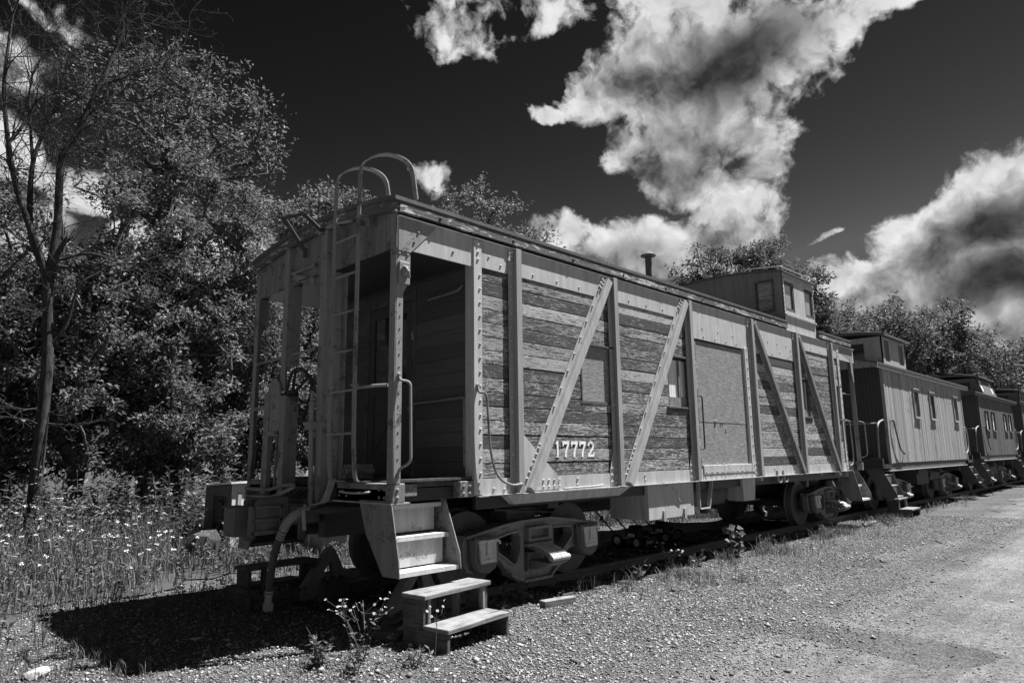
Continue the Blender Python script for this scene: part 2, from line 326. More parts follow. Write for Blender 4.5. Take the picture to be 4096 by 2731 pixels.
# ------------------------------------------------------------------ mesh helpers
WO = {}                       # world origin of objects that get children
def wo(o): return WO.get(o.name, Vector((0, 0, 0))) if o else Vector((0, 0, 0))
def empty(name, loc, label, cat, group=None):
    o = bpy.data.objects.new(name, None); COL.objects.link(o); o.location = loc; o.empty_display_size = 0.2
    WO[o.name] = Vector(loc); tag(o, label, cat, group); return o
def tag(o, label=None, cat=None, group=None, kind=None):
    if label: o['label'] = label
    if cat: o['category'] = cat
    if group: o['group'] = group
    if kind: o['kind'] = kind
    return o
class MB:
    def __init__(s): s.v = []; s.f = []; s.g = []
    def add(s, vs, fs):
        b = len(s.v); s.g.append(b); s.v.extend([tuple(v) for v in vs]); s.f.extend([tuple(b + i for i in f) for f in fs]); return s
    def box(s, x0, x1, y0, y1, z0, z1):
        return s.add([(x0,y0,z0),(x1,y0,z0),(x1,y1,z0),(x0,y1,z0),(x0,y0,z1),(x1,y0,z1),(x1,y1,z1),(x0,y1,z1)],
                     [(0,3,2,1),(4,5,6,7),(0,1,5,4),(1,2,6,5),(2,3,7,6),(3,0,4,7)])
    def obox(s, c, ax, ay, az):                               # centre and three half-axis vectors
        c, ax, ay, az = map(Vector, (c, ax, ay, az))
        P = [c + ax * i + ay * j + az * k for k in (-1, 1) for i, j in ((-1,-1),(1,-1),(1,1),(-1,1))]
        return s.add(P, [(0,3,2,1),(4,5,6,7),(0,1,5,4),(1,2,6,5),(2,3,7,6),(3,0,4,7)])
    def bar(s, p0, p1, w, t, up=(0, 0, 1)):                   # box from p0 to p1, w across, t along up
        p0, p1, up = Vector(p0), Vector(p1), Vector(up)
        d = p1 - p0; a = d.normalized(); b = a.cross(up).normalized(); c = b.cross(a)
        return s.obox((p0 + p1) / 2, d / 2, b * w / 2, c * t / 2)
    def tube(s, pts, r, n=8, r1=None, caps=True):
        pts = [Vector(p) for p in pts]; m = len(pts); rings = []
        prev = None
        for i, p in enumerate(pts):
            t = (pts[min(i + 1, m - 1)] - pts[max(i - 1, 0)]).normalized()
            if prev is None:
                a = t.orthogonal().normalized()
            else:
                a = (prev - t * prev.dot(t)); a = a.normalized() if a.length > 1e-6 else t.orthogonal().normalized()
            prev = a; b = t.cross(a)
            rr = r if r1 is None else r + (r1 - r) * i / (m - 1)
            rings.append([p + (a * math.cos(2 * math.pi * k / n) + b * math.sin(2 * math.pi * k / n)) * rr for k in range(n)])
        vs = [v for rg in rings for v in rg]; fs = []
        for i in range(m - 1):
            for k in range(n):
                fs.append((i*n+k, i*n+(k+1)%n, (i+1)*n+(k+1)%n, (i+1)*n+k))
        if caps: fs.append(tuple(range(n))[::-1]); fs.append(tuple((m-1)*n+k for k in range(n)))
        return s.add(vs, fs)
    def strip(s, pts, w, t, side):                            # flat bar following pts, width along side
        pts = [Vector(p) for p in pts]; side = Vector(side).normalized(); m = len(pts); vs = []
        for i, p in enumerate(pts):
            tg = (pts[min(i+1, m-1)] - pts[max(i-1, 0)]).normalized(); n = tg.cross(side).normalized()
            for a, b in ((-1,-1),(1,-1),(1,1),(-1,1)): vs.append(p + side * a * w / 2 + n * b * t / 2)
        fs = [(0,1,2,3), tuple((m-1)*4+k for k in (3,2,1,0))]
        for i in range(m-1):
            for k in range(4): fs.append((i*4+k, (i+1)*4+k, (i+1)*4+(k+1)%4, i*4+(k+1)%4))
        return s.add(vs, fs)
    def dome(s, c, nrm, r, h=None, n=6):
        c, nrm = Vector(c), Vector(nrm).normalized(); h = r * .75 if h is None else h
        a = nrm.orthogonal().normalized(); b = nrm.cross(a); vs = []
        for rr, hh in ((r, 0), (r * .72, h * .72)):
            for k in range(n):
                t = 2 * math.pi * k / n; vs.append(c + (a * math.cos(t) + b * math.sin(t)) * rr + nrm * hh)
        vs.append(c + nrm * h); fs = []
        for k in range(n): fs += [(k, (k+1)%n, n+(k+1)%n, n+k), (n+k, n+(k+1)%n, 2*n)]
        return s.add(vs, fs)
    def lathe(s, prof, c, axis, n=32, closed=False):
        c, ax = Vector(c), Vector(axis).normalized(); a = ax.orthogonal().normalized(); b = ax.cross(a); vs = []
        for r, h in prof:
            for k in range(n):
                t = 2 * math.pi * k / n; vs.append(c + (a * math.cos(t) + b * math.sin(t)) * r + ax * h)
        m = len(prof); fs = []
        for i in range(m - 1 if not closed else m):
            j = (i + 1) % m
            for k in range(n): fs.append((i*n+k, i*n+(k+1)%n, j*n+(k+1)%n, j*n+k))
        return s.add(vs, fs)
    def plate(s, poly, fn0, fn1, holes=()):                   # 2-D outline (with holes) between two mappings (u, v) -> point
        loops = [list(poly)] + [list(h) for h in holes]
        tri = tessellate_polygon([[Vector((u, v, 0)) for u, v in L] for L in loops])
        flat = [q for L in loops for q in L]; n = len(flat)
        vs = [fn0(u, v) for u, v in flat] + [fn1(u, v) for u, v in flat]
        fs = [tuple(t) for t in tri] + [tuple(n + i for i in t)[::-1] for t in tri]
        b = 0
        for L in loops:
            k = len(L)
            for i in range(k): fs.append((b+i, b+(i+1)%k, n+b+(i+1)%k, n+b+i))
            b += k
        return s.add(vs, fs)
    def xz(s, poly, y0, y1, holes=()): return s.plate(poly, lambda u, v: (u, y0, v), lambda u, v: (u, y1, v), holes)
    def yz(s, poly, x0, x1, holes=()): return s.plate(poly, lambda u, v: (x0, u, v), lambda u, v: (x1, u, v), holes)
    def pieces(s):
        """the far-apart pieces among the added shapes, as lists of (first vertex, last vertex)"""
        g = s.g + [len(s.v)]; R_ = [(a, b) for a, b in zip(g, g[1:]) if b > a]
        if len(R_) < 2 or len(R_) > 400: return [R_]
        lo = np.array([np.min(s.v[a:b], axis=0) for a, b in R_]); hi = np.array([np.max(s.v[a:b], axis=0) for a, b in R_]); sz = (hi - lo).max(1)
        gap = np.maximum(0, np.maximum(lo[:, None] - hi[None], lo[None] - hi[:, None])); near = np.sqrt((gap ** 2).sum(2)) <= np.maximum(.02, .5 * np.maximum(sz[:, None], sz[None]))
        lab = -np.ones(len(R_), int); out = []
        for i in range(len(R_)):
            if lab[i] >= 0: continue
            st = [i]; lab[i] = len(out); mem = []
            while st:
                j = st.pop(); mem.append(j)
                for k in np.nonzero(near[j] & (lab < 0))[0]: lab[k] = len(out); st.append(int(k))
            out.append([R_[j] for j in sorted(mem)])
        return out
    def build(s, name, material, parent=None, origin=None, bevel=0.0, smooth=None, label=None, kind=None):
        if parent is not None and kind != 'stuff' and 'lettering' not in name:
            P = s.pieces()
            if len(P) > 1:
                first = None
                for pc in P:                                      # pieces that stand apart become parts of their own
                    m = MB(); mp = {}
                    for a, b in pc:
                        for i in range(a, b): mp[i] = len(m.v); m.v.append(s.v[i])
                    m.f = [tuple(mp[i] for i in f) for f in s.f if f[0] in mp]; m.g = []
                    o = m.build(name, material, parent, origin, bevel, smooth, label, kind); first = first or o
                return first
        if origin is None: origin = wo(parent)
        origin = Vector(origin)
        me = bpy.data.meshes.new(name)
        me.from_pydata([(v[0]-origin.x, v[1]-origin.y, v[2]-origin.z) for v in s.v], [], s.f); me.update()
        m = MATS[material] if isinstance(material, str) else material
        me.materials.append(m)
        if smooth:
            me.polygons.foreach_set('use_smooth', [True] * len(me.polygons)); me.set_sharp_from_angle(angle=R(smooth))
        o = bpy.data.objects.new(name, me); COL.objects.link(o)
        if parent: o.parent = parent
        o.location = origin - wo(parent); WO[o.name] = origin
        if bevel:
            b = o.modifiers.new('bevel', 'BEVEL'); b.width = bevel; b.segments = 1; b.limit_method = 'ANGLE'
        tag(o, label, None, None, kind)
        return o
def copy_obj(o, parent, loc=None):
    c = o.copy(); COL.objects.link(c); c.parent = parent
    if loc is not None: c.location = loc
    for ch in o.children: copy_obj(ch, c)
    return c
def fillet(pts, r, n=4):
    pts = [Vector(p) for p in pts]; out = [pts[0]]
    for i in range(1, len(pts) - 1):
        a, b, c = pts[i-1], pts[i], pts[i+1]
        d1 = (a - b); d2 = (c - b); rr = min(r, d1.length * .45, d2.length * .45)
        p, q = b + d1.normalized() * rr, b + d2.normalized() * rr
        for k in range(n + 1):
            t = k / n; out.append(p * (1-t)**2 + b * 2 * t * (1-t) + q * t * t)
    out.append(pts[-1]); return out
def smooth_path(pts, n=6):                                     # Catmull-Rom
    P = [Vector(p) for p in pts]; P = [P[0] * 2 - P[1]] + P + [P[-1] * 2 - P[-2]]; out = []
    for i in range(1, len(P) - 2):
        for k in range(n):
            t = k / n; a, b, c, d = P[i-1:i+3]
            out.append(0.5 * ((2*b) + (c-a)*t + (2*a-5*b+4*c-d)*t*t + (-a+3*b-3*c+d)*t**3))
    out.append(P[-2]); return out
def text_faces(mb, s, size, org, ux, uz, depth=0.0, font_scale=(1, 1)):
    cu = bpy.data.curves.new('lettering', 'FONT'); cu.body = s; cu.size = size; cu.extrude = depth; cu.resolution_u = 2
    o = bpy.data.objects.new('lettering', cu); COL.objects.link(o)
    dg = bpy.context.evaluated_depsgraph_get(); me = o.evaluated_get(dg).to_mesh()
    org, ux, uz = Vector(org), Vector(ux).normalized(), Vector(uz).normalized(); un = ux.cross(uz)
    mb.add([org + ux * v.co.x * font_scale[0] + uz * v.co.y * font_scale[1] + un * v.co.z for v in me.vertices], [tuple(p.vertices) for p in me.polygons])
    o.evaluated_get(dg).to_mesh_clear(); bpy.data.objects.remove(o); bpy.data.curves.remove(cu)
def rects_minus(x0, x1, z0, z1, holes):
    out = [(x0, x1, z0, z1)]
    for hx0, hx1, hz0, hz1 in holes:
        nxt = []
        for a, b, c, d in out:
            if hx1 <= a or hx0 >= b or hz1 <= c or hz0 >= d: nxt.append((a, b, c, d)); continue
            if hx0 > a: nxt.append((a, hx0, c, d))
            if hx1 < b: nxt.append((hx1, b, c, d))
            m0, m1 = max(a, hx0), min(b, hx1)
            if hz0 > c: nxt.append((m0, m1, c, hz0))
            if hz1 < d: nxt.append((m0, m1, hz1, d))
        out = nxt
    return [q for q in out if q[1] - q[0] > .01 and q[3] - q[2] > .01]
W = 2.95
GZ = -0.2

# ================================================================== ground, road, track
_gr = np.random.RandomState(3); GW = [(*_gr.normal(0, 1.6, 2), _gr.uniform(0, 6)) for _ in range(16)]
def ground_dz(X, Y):
    Z = np.zeros_like(X, float)
    for kx, ky, ph in GW: Z += np.sin(X * kx + Y * ky + ph) * 0.0028
    return Z
def ground():
    def axis(lo, hi, n, far):
        a = np.linspace(lo, hi, n); g = np.geomspace(1, 40, 14)[1:] - 1
        g = g / g[-1] * far
        return np.concatenate([lo - g[::-1], a, hi + g])
    xs = axis(-8, 24, 150, 1500); ys = axis(-9, 16, 120, 1500)
    X, Y = np.meshgrid(xs, ys); Z = ground_dz(X, Y)
    fade = np.exp(-(np.maximum(np.abs(X - 8) - 16, 0) / 10) ** 2) * np.exp(-(np.maximum(np.abs(Y - 3.5) - 12.5, 0) / 10) ** 2)
    Z = Z * fade + GZ
    me = bpy.data.meshes.new('ground'); n, m = X.shape
    v = np.stack([X, Y, Z], -1).reshape(-1, 3)
    idx = np.arange(n * m).reshape(n, m)
    f = np.stack([idx[:-1, :-1], idx[:-1, 1:], idx[1:, 1:], idx[1:, :-1]], -1).reshape(-1, 4)
    me.from_pydata(v.tolist(), [], f.tolist()); me.materials.append(MATS['gravel'])
    me.polygons.foreach_set('use_smooth', [True] * len(me.polygons))
    o = bpy.data.objects.new('ground', me); COL.objects.link(o); tag(o, kind='structure')
def sheet(name, near, far, z, m):
    mb = MB(); n = len(near); mb.v = [(x, y, z) for x, y in near] + [(x, y, z) for x, y in far]
    mb.f = [(i, i + 1, n + i + 1, n + i) for i in range(n - 1)]
    o = mb.build(name, m); tag(o, kind='structure'); return o
ground()
def jag(x, a): return a * (math.sin(x * 1.7) * .5 + math.sin(x * 4.1 + 1) * .3 + math.sin(x * 9.7 + 2) * .2 + random.uniform(-.25, .25))
rx = [-40] + [k * .25 - 10 for k in range(200)] + [45, 55, 70, 100, 300]
def redge(x): return -1.75 + .045 * max(0, x - 8) if x < 40 else -0.3
sheet('road', [(x, redge(x) + jag(x, .28)) for x in rx], [(x, -9.5) for x in rx], GZ + .014, 'road_gravel')
fx = [-60] + [k * .3 - 12 for k in range(150)] + [40, 60, 100, 300]
sheet('grass_field', [(x, 4.35 + jag(x, .5) + (0.9 if x < -2 else 0) * -1) for x in fx], [(x, 90) for x in fx], GZ + .016, 'soil')

trk = empty('railway_track', (0, W / 2, GZ), 'rusty railway track with half buried sleepers under the row of old cabooses', 'railway track')
def rail_profile(yc):
    P = [(-.068,-.225),(.068,-.225),(.068,-.213),(.012,-.198),(.009,-.115),(.034,-.104),(.036,-.075),(.028,-.07),(-.028,-.07),(-.036,-.075),(-.034,-.104),(-.009,-.115),(-.012,-.198),(-.068,-.213)]
    return [(yc + a, b) for a, b in P]
for yc in (W/2 - .7525, W/2 + .7525):
    rl = MB().yz(rail_profile(yc), 0.2, 90).build('rail', 'rail_steel', trk, smooth=40)
    jb = MB()
    for xj in (4.55, 11.95, 19.3):                            # splice bars with bolts at the rail joints
        for sgn in (-1, 1): jb.box(xj - .33, xj + .33, yc + sgn * .012 - .009, yc + sgn * .012 + .009 + .002, -.19, -.12)
        for k in range(4): jb.dome((xj - .24 + .16 * k, yc - .021, -.155), (0, -1, 0), .018)
    jb.build('splice_bar', 'rail_steel', rl)
tmesh = None
for k in range(130):
    x = .35 + k * .56 + random.uniform(-.03, .03)
    if tmesh is None:
        o = MB().box(-.115, .115, -1.32, 1.32, -.16, 0).build('sleeper', 'tie_wood', None, origin=(0,0,0), bevel=.012)
        tmesh = o.data; o.parent = trk
    else:
        o = bpy.data.objects.new('sleeper', tmesh); COL.objects.link(o); o.parent = trk
        b = o.modifiers.new('bevel', 'BEVEL'); b.width = .012; b.segments = 1
    o.location = Vector((x, W/2 + random.uniform(-.12, .12), -.176 + random.uniform(-.012, .008))) - wo(trk)
    o.rotation_euler = (random.uniform(-.01, .01), random.uniform(-.02, .02), random.uniform(-.03, .03))

# ================================================================== trucks (shared meshes)
WR = .435; WZ = -.075 + WR
def wheelset_meshes():
    prof = [(.06, -.10), (.075, -.09), (.10, -.02), (.20, .012), (.33, .0), (.36, -.012), (.40, -.012), (.432, -.006), (WR, .01), (WR, .105), (WR + .028, .118), (WR + .028, .138), (.36, .138), (.33, .06), (.2, .05), (.08, .10), (.05, .10)]
    return prof
LOC = {}
SF_OUT = [(-1.13,.50),(-1.10,.55),(-.957,.57),(-.565,.63),(-.251,.655),(.222,.66),(.609,.61),(.915,.56),(1.10,.545),(1.13,.50),(1.12,.27),(1.02,.20),(.84,.19),(.72,.29),(.595,.276),(.419,.158),(.26,.03),(.20,.005),(-.24,.0),(-.33,.014),(-.45,.11),(-.60,.27),(-.72,.25),(-.86,.17),(-1.06,.19),(-1.12,.26)]
SF_H1 = [(-.667,.50),(-.443,.545),(-.317,.55),(-.268,.49),(-.279,.336),(-.35,.20),(-.40,.20),(-.49,.26),(-.62,.34),(-.70,.42)]
SF_H2 = [(.264,.55),(.507,.55),(.618,.53),(.651,.44),(.56,.36),(.448,.27),(.36,.20),(.31,.20),(.265,.3)]
SF_H3 = [(-.205,.59),(.205,.585),(.205,.10),(-.205,.10)]
def make_truck(parent, xc, detail=True, name='truck', side_mats=('truck_steel',)):
    """bolster with side frames, wheels, journal boxes and leaf springs, centred at xc"""
    P = wo(parent); yc = W / 2
    key = ('truck', detail)
    if key in LOC:
        c = copy_obj(LOC[key], parent, Vector((xc, yc, WZ)) - P); return c
    b = MB(); b.box(-.20, .20, -1.0, 1.0, .43 - WZ, .62 - WZ); b.box(-.27, .27, -.5, .5, .60 - WZ, .74 - WZ); b.box(-.42, .42, -.16, .16, .73 - WZ, .80 - WZ)
    tr = b.build(name, 'dark_steel', None, origin=(0, 0, 0), bevel=.01); tr.parent = parent; tr.location = Vector((xc, yc, WZ)) - P
    WO[tr.name] = Vector((0, 0, 0))
    sub = lambda mb, nm, m, **k: mb.build(nm, m, tr, origin=(0, 0, 0), **k)
    for sg in (-1, 1):
        yy = lambda v: sg * (yc - v)                          # v = distance outwards measured from the near side plane, mirrored
        f = MB()
        fn = lambda y: (lambda u, v: (u, sg * (yc - y), v - WZ))
        f.plate(SF_OUT, fn(.40), fn(.50), [SF_H1, SF_H2, SF_H3])
        # ribs round the casting
        for lp in (SF_H1, SF_H2):
            L = lp + [lp[0]]
            for a, c in zip(L, L[1:]):
                f.bar((a[0], yy(.45), a[1] - WZ), (c[0], yy(.45), c[1] - WZ), .15, .022, (0, 1, 0) if False else (c[1]-a[1], 0, -(c[0]-a[0])))
        for a, c in zip(SF_OUT[1:9], SF_OUT[2:9]):
            f.bar((a[0], yy(.45), a[1] - WZ), (c[0], yy(.45), c[1] - WZ), .19, .03, (c[1]-a[1], 0, -(c[0]-a[0])))
        f.bar((-.45, yy(.44), .10 - WZ), (-.24, yy(.44), .012 - WZ), .17, .03, (.3, 0, .5)); f.bar((-.24, yy(.44), .005 - WZ), (.22, yy(.44), .005 - WZ), .19, .03); f.bar((.22, yy(.44), .02 - WZ), (.45, yy(.44), .18 - WZ), .17, .03, (-.3, 0, .5))
        sub(f, 'side_frame', 'truck_steel', smooth=25)
        # spring plank end and bolster end (hollow box)
        e = MB(); e.plate([(-.20,.43),(.20,.43),(.20,.585),(-.20,.585)], fn(.33), fn(.46), [[(-.15,.46),(.15,.46),(.15,.555),(-.15,.555)]])
        e.box(-.17, .17, min(yy(.40), yy(.42)), max(yy(.40), yy(.42)), .45 - WZ, .57 - WZ)
        e.box(-.21, .21, min(yy(.32), yy(.5)), max(yy(.32), yy(.5)), .375 - WZ, .41 - WZ); e.box(-.15, .15, min(yy(.36), yy(.5)), max(yy(.36), yy(.5)), .41 - WZ, .43 - WZ)
        sub(e, 'bolster_end', 'truck_steel', bevel=.008)
        if detail:
            s = MB()                                          # elliptic leaf spring lying across the truck, eye to the outside
            for k in range(6):
                zb = .12 + .016 * k; ln = .42 - .05 * k
                s.strip([(0, yy(.45 - ln * t), zb + .10 * t * t * (ln / .42) ** 2 - WZ) for t in (0, .25, .5, .75, 1)], .27, .012, (1, 0, 0))
            for k in range(3):
                s.strip([(0, yy(.50 - .46 * t), .36 + .016 * k - .10 * t * t - WZ) for t in (0, .25, .5, .75, 1)], .27, .013, (1, 0, 0))
            s.box(-.14, .14, min(yy(.40), yy(.5)), max(yy(.40), yy(.5)), .10 - WZ, .30 - WZ)
            sub(s, 'leaf_spring', 'truck_steel')
            r = MB()
            for a in (-.15, .005): r.tube([(a, yy(.04), .262 - WZ), (a + .145, yy(.04), .262 - WZ)], .034, 12)
            sub(r, 'spring_eye', 'bright_steel', smooth=40)
            br = MB()
            for a in (-.07, .07):
                for t0, t1 in ((.12, .36), (.38, .62), (.64, .92)):
                    br.strip([(a, yy(.50 - .46 * t), .405 - .10 * t * t - WZ) for t in (t0, (t0 + t1) / 2, t1)], .128, .012, (1, 0, 0))
            sub(br, 'spring_leaf', 'lid_steel')
        for xs in (-.875, .875):
            j = MB()                                          # journal box: cast body with a rounded bottom
            P0 = [(-.20,.53),(.19,.53),(.19,.30),(.14,.21),(.06,.175),(-.08,.175),(-.16,.22),(-.20,.32)]
            P1 = [(a * .82, .03 + v * .95) for a, v in P0]
            j.plate([(xs + a, v) for a, v in P0], fn(.34), fn(.56))
            n0 = len(j.v)
            j.v += [fn(.30)(xs + a, v) for a, v in P1] + [fn(.34)(xs + a, v) for a, v in P0]; k = len(P0)
            j.f += [tuple(n0 + i for i in range(k))] + [(n0+i, n0+(i+1)%k, n0+k+(i+1)%k, n0+k+i) for i in range(k)]
            jb = sub(j, 'journal_box', 'coupler_steel', bevel=.012)
            WO[jb.name] = Vector((0, 0, 0))
            l = MB()
            l.plate([(xs-.105,.285),(xs+.105,.285),(xs+.12,.49),(xs-.12,.49)], lambda u, v: (u, yy(.262 + (v-.27)*.11), v - WZ), lambda u, v: (u, yy(.287 + (v-.27)*.11), v - WZ))
            l.box(xs-.03, xs+.03, min(yy(.255), yy(.285)), max(yy(.255), yy(.285)), .37 - WZ, .52 - WZ)
            l.box(xs-.085, xs+.085, min(yy(.258), yy(.27)), max(yy(.258), yy(.27)), .312 - WZ, .325 - WZ)
            l.box(xs-.06, xs+.06, min(yy(.256), yy(.27)), max(yy(.256), yy(.27)), .355 - WZ, .37 - WZ)
            l.tube([(xs-.14, yy(.285), .505 - WZ), (xs+.14, yy(.285), .505 - WZ)], .021, 8)
            l.tube([(xs+.14, yy(.285), .505 - WZ), (xs+.17, yy(.285), .49 - WZ), (xs+.18, yy(.285), .46 - WZ)], .014, 6)
            lo = l.build('journal_lid', 'lid_steel', tr, origin=(0, 0, 0), bevel=.004)
        if detail and sg < 0 or not detail: pass
        for xs in (-.875, .875):
            w = MB(); w.lathe(wheelset_meshes(), (xs, yy(.66), 0), (0, -sg, 0), 44)
            sub(w, 'wheel', 'wheel_steel', smooth=32)
    ax = MB()
    for xs in (-.875, .875): ax.tube([(xs, -1.1, 0), (xs, -.4, 0), (xs, .4, 0), (xs, 1.1, 0)], .075, 12)
    for xs in (-.42, .42): ax.box(xs - .04, xs + .04, -.85, .85, -.06, .04)
    sub(ax, 'axle', 'dark_steel', smooth=40)
    if detail:
        t = MB(); text_faces(t, 'F-448', .06, (-.56, yy_near(.397), .575 - WZ), (1, 0, .16), (-.1, 0, 1), .006); text_faces(t, 'EXE', .05, (-.50, yy_near(.397), .145 - WZ), (1, 0, -.7), (.7, 0, 1), .006)
        sub(t, 'cast_lettering', 'truck_steel')
    LOC[key] = tr
    return tr
def yy_near(v): return -(W / 2 - v)

# ================================================================== the near caboose
cab = empty('transfer_caboose', (6.3, W / 2, GZ), 'nearest caboose, outside-braced wooden body with peeling paint and number 17772', 'caboose')
def part(mb, name, m, parent=cab, **k): return mb.build(name, m, parent, **k)
XE = 12.62                                                   # far end sill
HOLES = [(2.75,3.395,2.02,2.735),(4.70,5.295,2.05,2.765),(5.53,7.11,1.09,3.11),(9.47,9.885,2.06,2.775),(11.29,11.53,2.06,2.755)]
sw = MB().plate([(1.04,1.0),(11.64,1.0),(11.64,3.68),(1.04,3.68)], lambda u,v:(u,.03,v), lambda u,v:(u,.07,v),
   [[(a,c),(b,c),(b,d),(a,d)] for a,b,c,d in HOLES[1:2]+HOLES[3:]])
side = part(sw, 'side_wall', 'black_paint_and_shade')
fw = MB(); fw.box(1.04, 11.64, W - .06, W, 1.0, 3.68); part(fw, 'side_wall', 'brace_steel')
ROWS = [1.168 + k * .1465 for k in range(16)]
BAYS = [(1.03,1.575),(1.579,3.392),(3.396,5.297),(5.301,7.46),(7.464,9.285),(9.289,11.105),(11.109,11.64)]
for a, b in BAYS:
    shared = {}
    for z0, z1 in zip(ROWS, ROWS[1:]):
        for q in rects_minus(a, b, z0, z1, HOLES):
            key = tuple(round(x, 3) for x in (q[1]-q[0], q[3]-q[2]))
            c = Vector(((q[0]+q[1])/2, .016, (q[2]+q[3])/2))
            if key not in shared:
                hx, hz = key[0] / 2 - .0005, key[1] / 2 - .0042
                o = MB().box(-hx, hx, -.016, .014, -hz, hz).build('plank', 'peeling_planks', None, origin=(0,0,0), bevel=.003)
                shared[key] = o.data; o.parent = side
            else:
                o = bpy.data.objects.new('plank', shared[key]); COL.objects.link(o); o.parent = side
                m = o.modifiers.new('bevel', 'BEVEL'); m.width = .003; m.segments = 1
            o.location = c + Vector((0, random.uniform(-.002, .003), random.uniform(-.001, .001))) - wo(side)
            o.rotation_euler = (random.uniform(-.012, .012), random.uniform(-.0006, .0006), 0)
# letter board and bottom plate
lb = MB(); lb.box(1.09, 5.30, -.010, .03, 3.366, 3.66); lb.box(5.302, 7.46, -.011, .03, 3.115, 3.66); lb.box(7.462, 9.285, -.010, .03, 3.096, 3.66); lb.box(9.287, 11.64, -.010, .03, 3.366, 3.66)
lb.box(.0, 1.0, -.004, .012, 3.352, 3.66); lb.box(11.70, XE, -.004, .012, 3.36, 3.66)
lbo = part(lb, 'letter_board', 'side_steel')
bp = MB(); bp.box(1.0, 5.52, -.012, .03, 1.0, 1.164); bp.box(5.522, 7.24, -.016, .03, 1.0, 1.085); bp.box(7.242, 11.66, -.012, .03, 1.0, 1.164)
bpo = part(bp, 'sill_plate', 'side_steel')
ed = MB(); ed.box(.0, XE, -.037, .01, 3.660, 3.670); part(ed, 'eave_angle', 'side_steel')
sh = MB(); sh.box(1.0, 11.75, -.06, -.012, .990, 1.0); sh.tube([(2.32,-.04,1.018),(2.9,-.045,1.022),(3.05,-.045,1.03)], .012, 8); part(sh, 'sill_angle', 'bright_steel')
wd = MB(); wd.add([(1.40,-.055,.988),(3.60,-.055,.988),(3.41,-.02,.89),(1.53,-.02,.89),(1.40,.2,.988),(3.60,.2,.988),(3.41,.2,.89),(1.53,.2,.89)], [(0,1,2,3),(7,6,5,4),(3,2,6,7),(0,3,7,4),(1,5,6,2)]); part(wd, 'sill_reinforcement', 'side_steel')
riv = lambda pts, n=(0,-1,0), r=.014: [RV.dome(p, n, r) for p in pts]
# posts: Z bars
PX = [1.565, 3.387, 5.292, 7.366, 9.282, 11.098]
for i, x in enumerate(PX):
    z0, z1 = 1.005, 3.664
    zb = MB(); zb.box(x - .082, x, -.022 if i != 2 else -.023, -.012, z0, z1); zb.box(x - .001, x + .009, -.066, -.0121, z0, z1); zb.box(x, x + .084, -.070, -.0615, z0, z1 - .002)
    p = part(zb, 'post', 'side_post_steel', bevel=.002)
    RV = MB(); riv([(x - .045, -.022, 1.10 + k * .152) for k in range(17)], r=.013)
    if i == 0: riv([(x + .035, -.0125, z) for z in (1.06, 1.13)], r=.015)
    for z in (3.62, 3.58, 3.50): riv([(x - .022, -.022, z), (x - .062, -.022, z + .02)], r=.014)
    RV.build('rivet', 'side_steel', p, kind='stuff')
# end posts of the body
for x, nm in ((.975, 0), (11.53, 1)):
    eb = MB(); eb.box(x, x + .115, -.018, .03, 1.01, 3.65); eb.box(x, x + .012, .03, .12, 1.16, 3.5)
    p = part(eb, 'corner_post', 'side_steel', bevel=.002)
    RV = MB(); riv([(x + .085, -.018, 1.22 + .1465 * k) for k in range(15)], r=.016); riv([(x + .06, -.018, z) for z in (1.04, 1.12, 3.44, 3.52, 3.60)], r=.017)
    if nm == 0: riv([(x - .0, .075, 1.3 + .1465 * k) for k in range(14)], (-1, 0, 0), .013)
    RV.build('rivet', 'side_steel', p, kind='stuff')
# diagonal braces
def brace(p0, p1, pleft):
    (xa, za), (xb, zb) = p0, p1
    d = Vector((xb - xa, 0, zb - za)).normalized(); n = Vector((-d.z, 0, d.x)) * (1 if d.z > 0 else 1)
    if n.x > 0: n = -n                                       # n points to the left of the brace
    m = MB(); a = Vector((xa, 0, za)); b = Vector((xb, 0, zb))
    f = lambda off, y0, y1, w: m.obox((a + b) / 2 + n * off + Vector((0, (y0 + y1) / 2, 0)), (b - a) / 2, n * w / 2, Vector((0, (y1 - y0) / 2, 0)))
    f(.072, -.019, -.0095, .075)                             # flange on the boards
    f(.034, -.068, -.0192, .010)                             # web
    f(-.012, -.072, -.063, .088)                           # outer flange
    o = part(m, 'brace', 'brace_steel' if pleft else 'rusty_shaded_brace', bevel=.002)  # right-hand braces: rust, plus shade painted into a darker base
    global RV
    RV = MB(); L = (b - a).length
    for k in range(1, 12): RV.dome(a + d * L * k / 12 + n * .088 + Vector((0, -.019, 0)), (0, -1, 0), .015, .02)
    lo = a if za < zb else b; dd = d if za < zb else -d
    for k in range(6): RV.dome(lo + dd * (.08 + .075 * k) + n * .085 + Vector((0, -.019, 0)), (0, -1, 0), .020, .017)
    hi = b if za < zb else a
    for k in range(3):
        for q in (.06, .095): RV.dome(hi - dd * (.06 + .06 * k) + n * q + Vector((0, -.022, 0)), (0, -1, 0), .019, .017)
    RV.build('rivet', 'side_steel', o, kind='stuff')
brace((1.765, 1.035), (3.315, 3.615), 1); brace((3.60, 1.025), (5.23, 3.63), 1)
brace((7.50, 3.615), (9.19, 1.015), 0); brace((9.42, 3.60), (11.03, 1.012), 0)
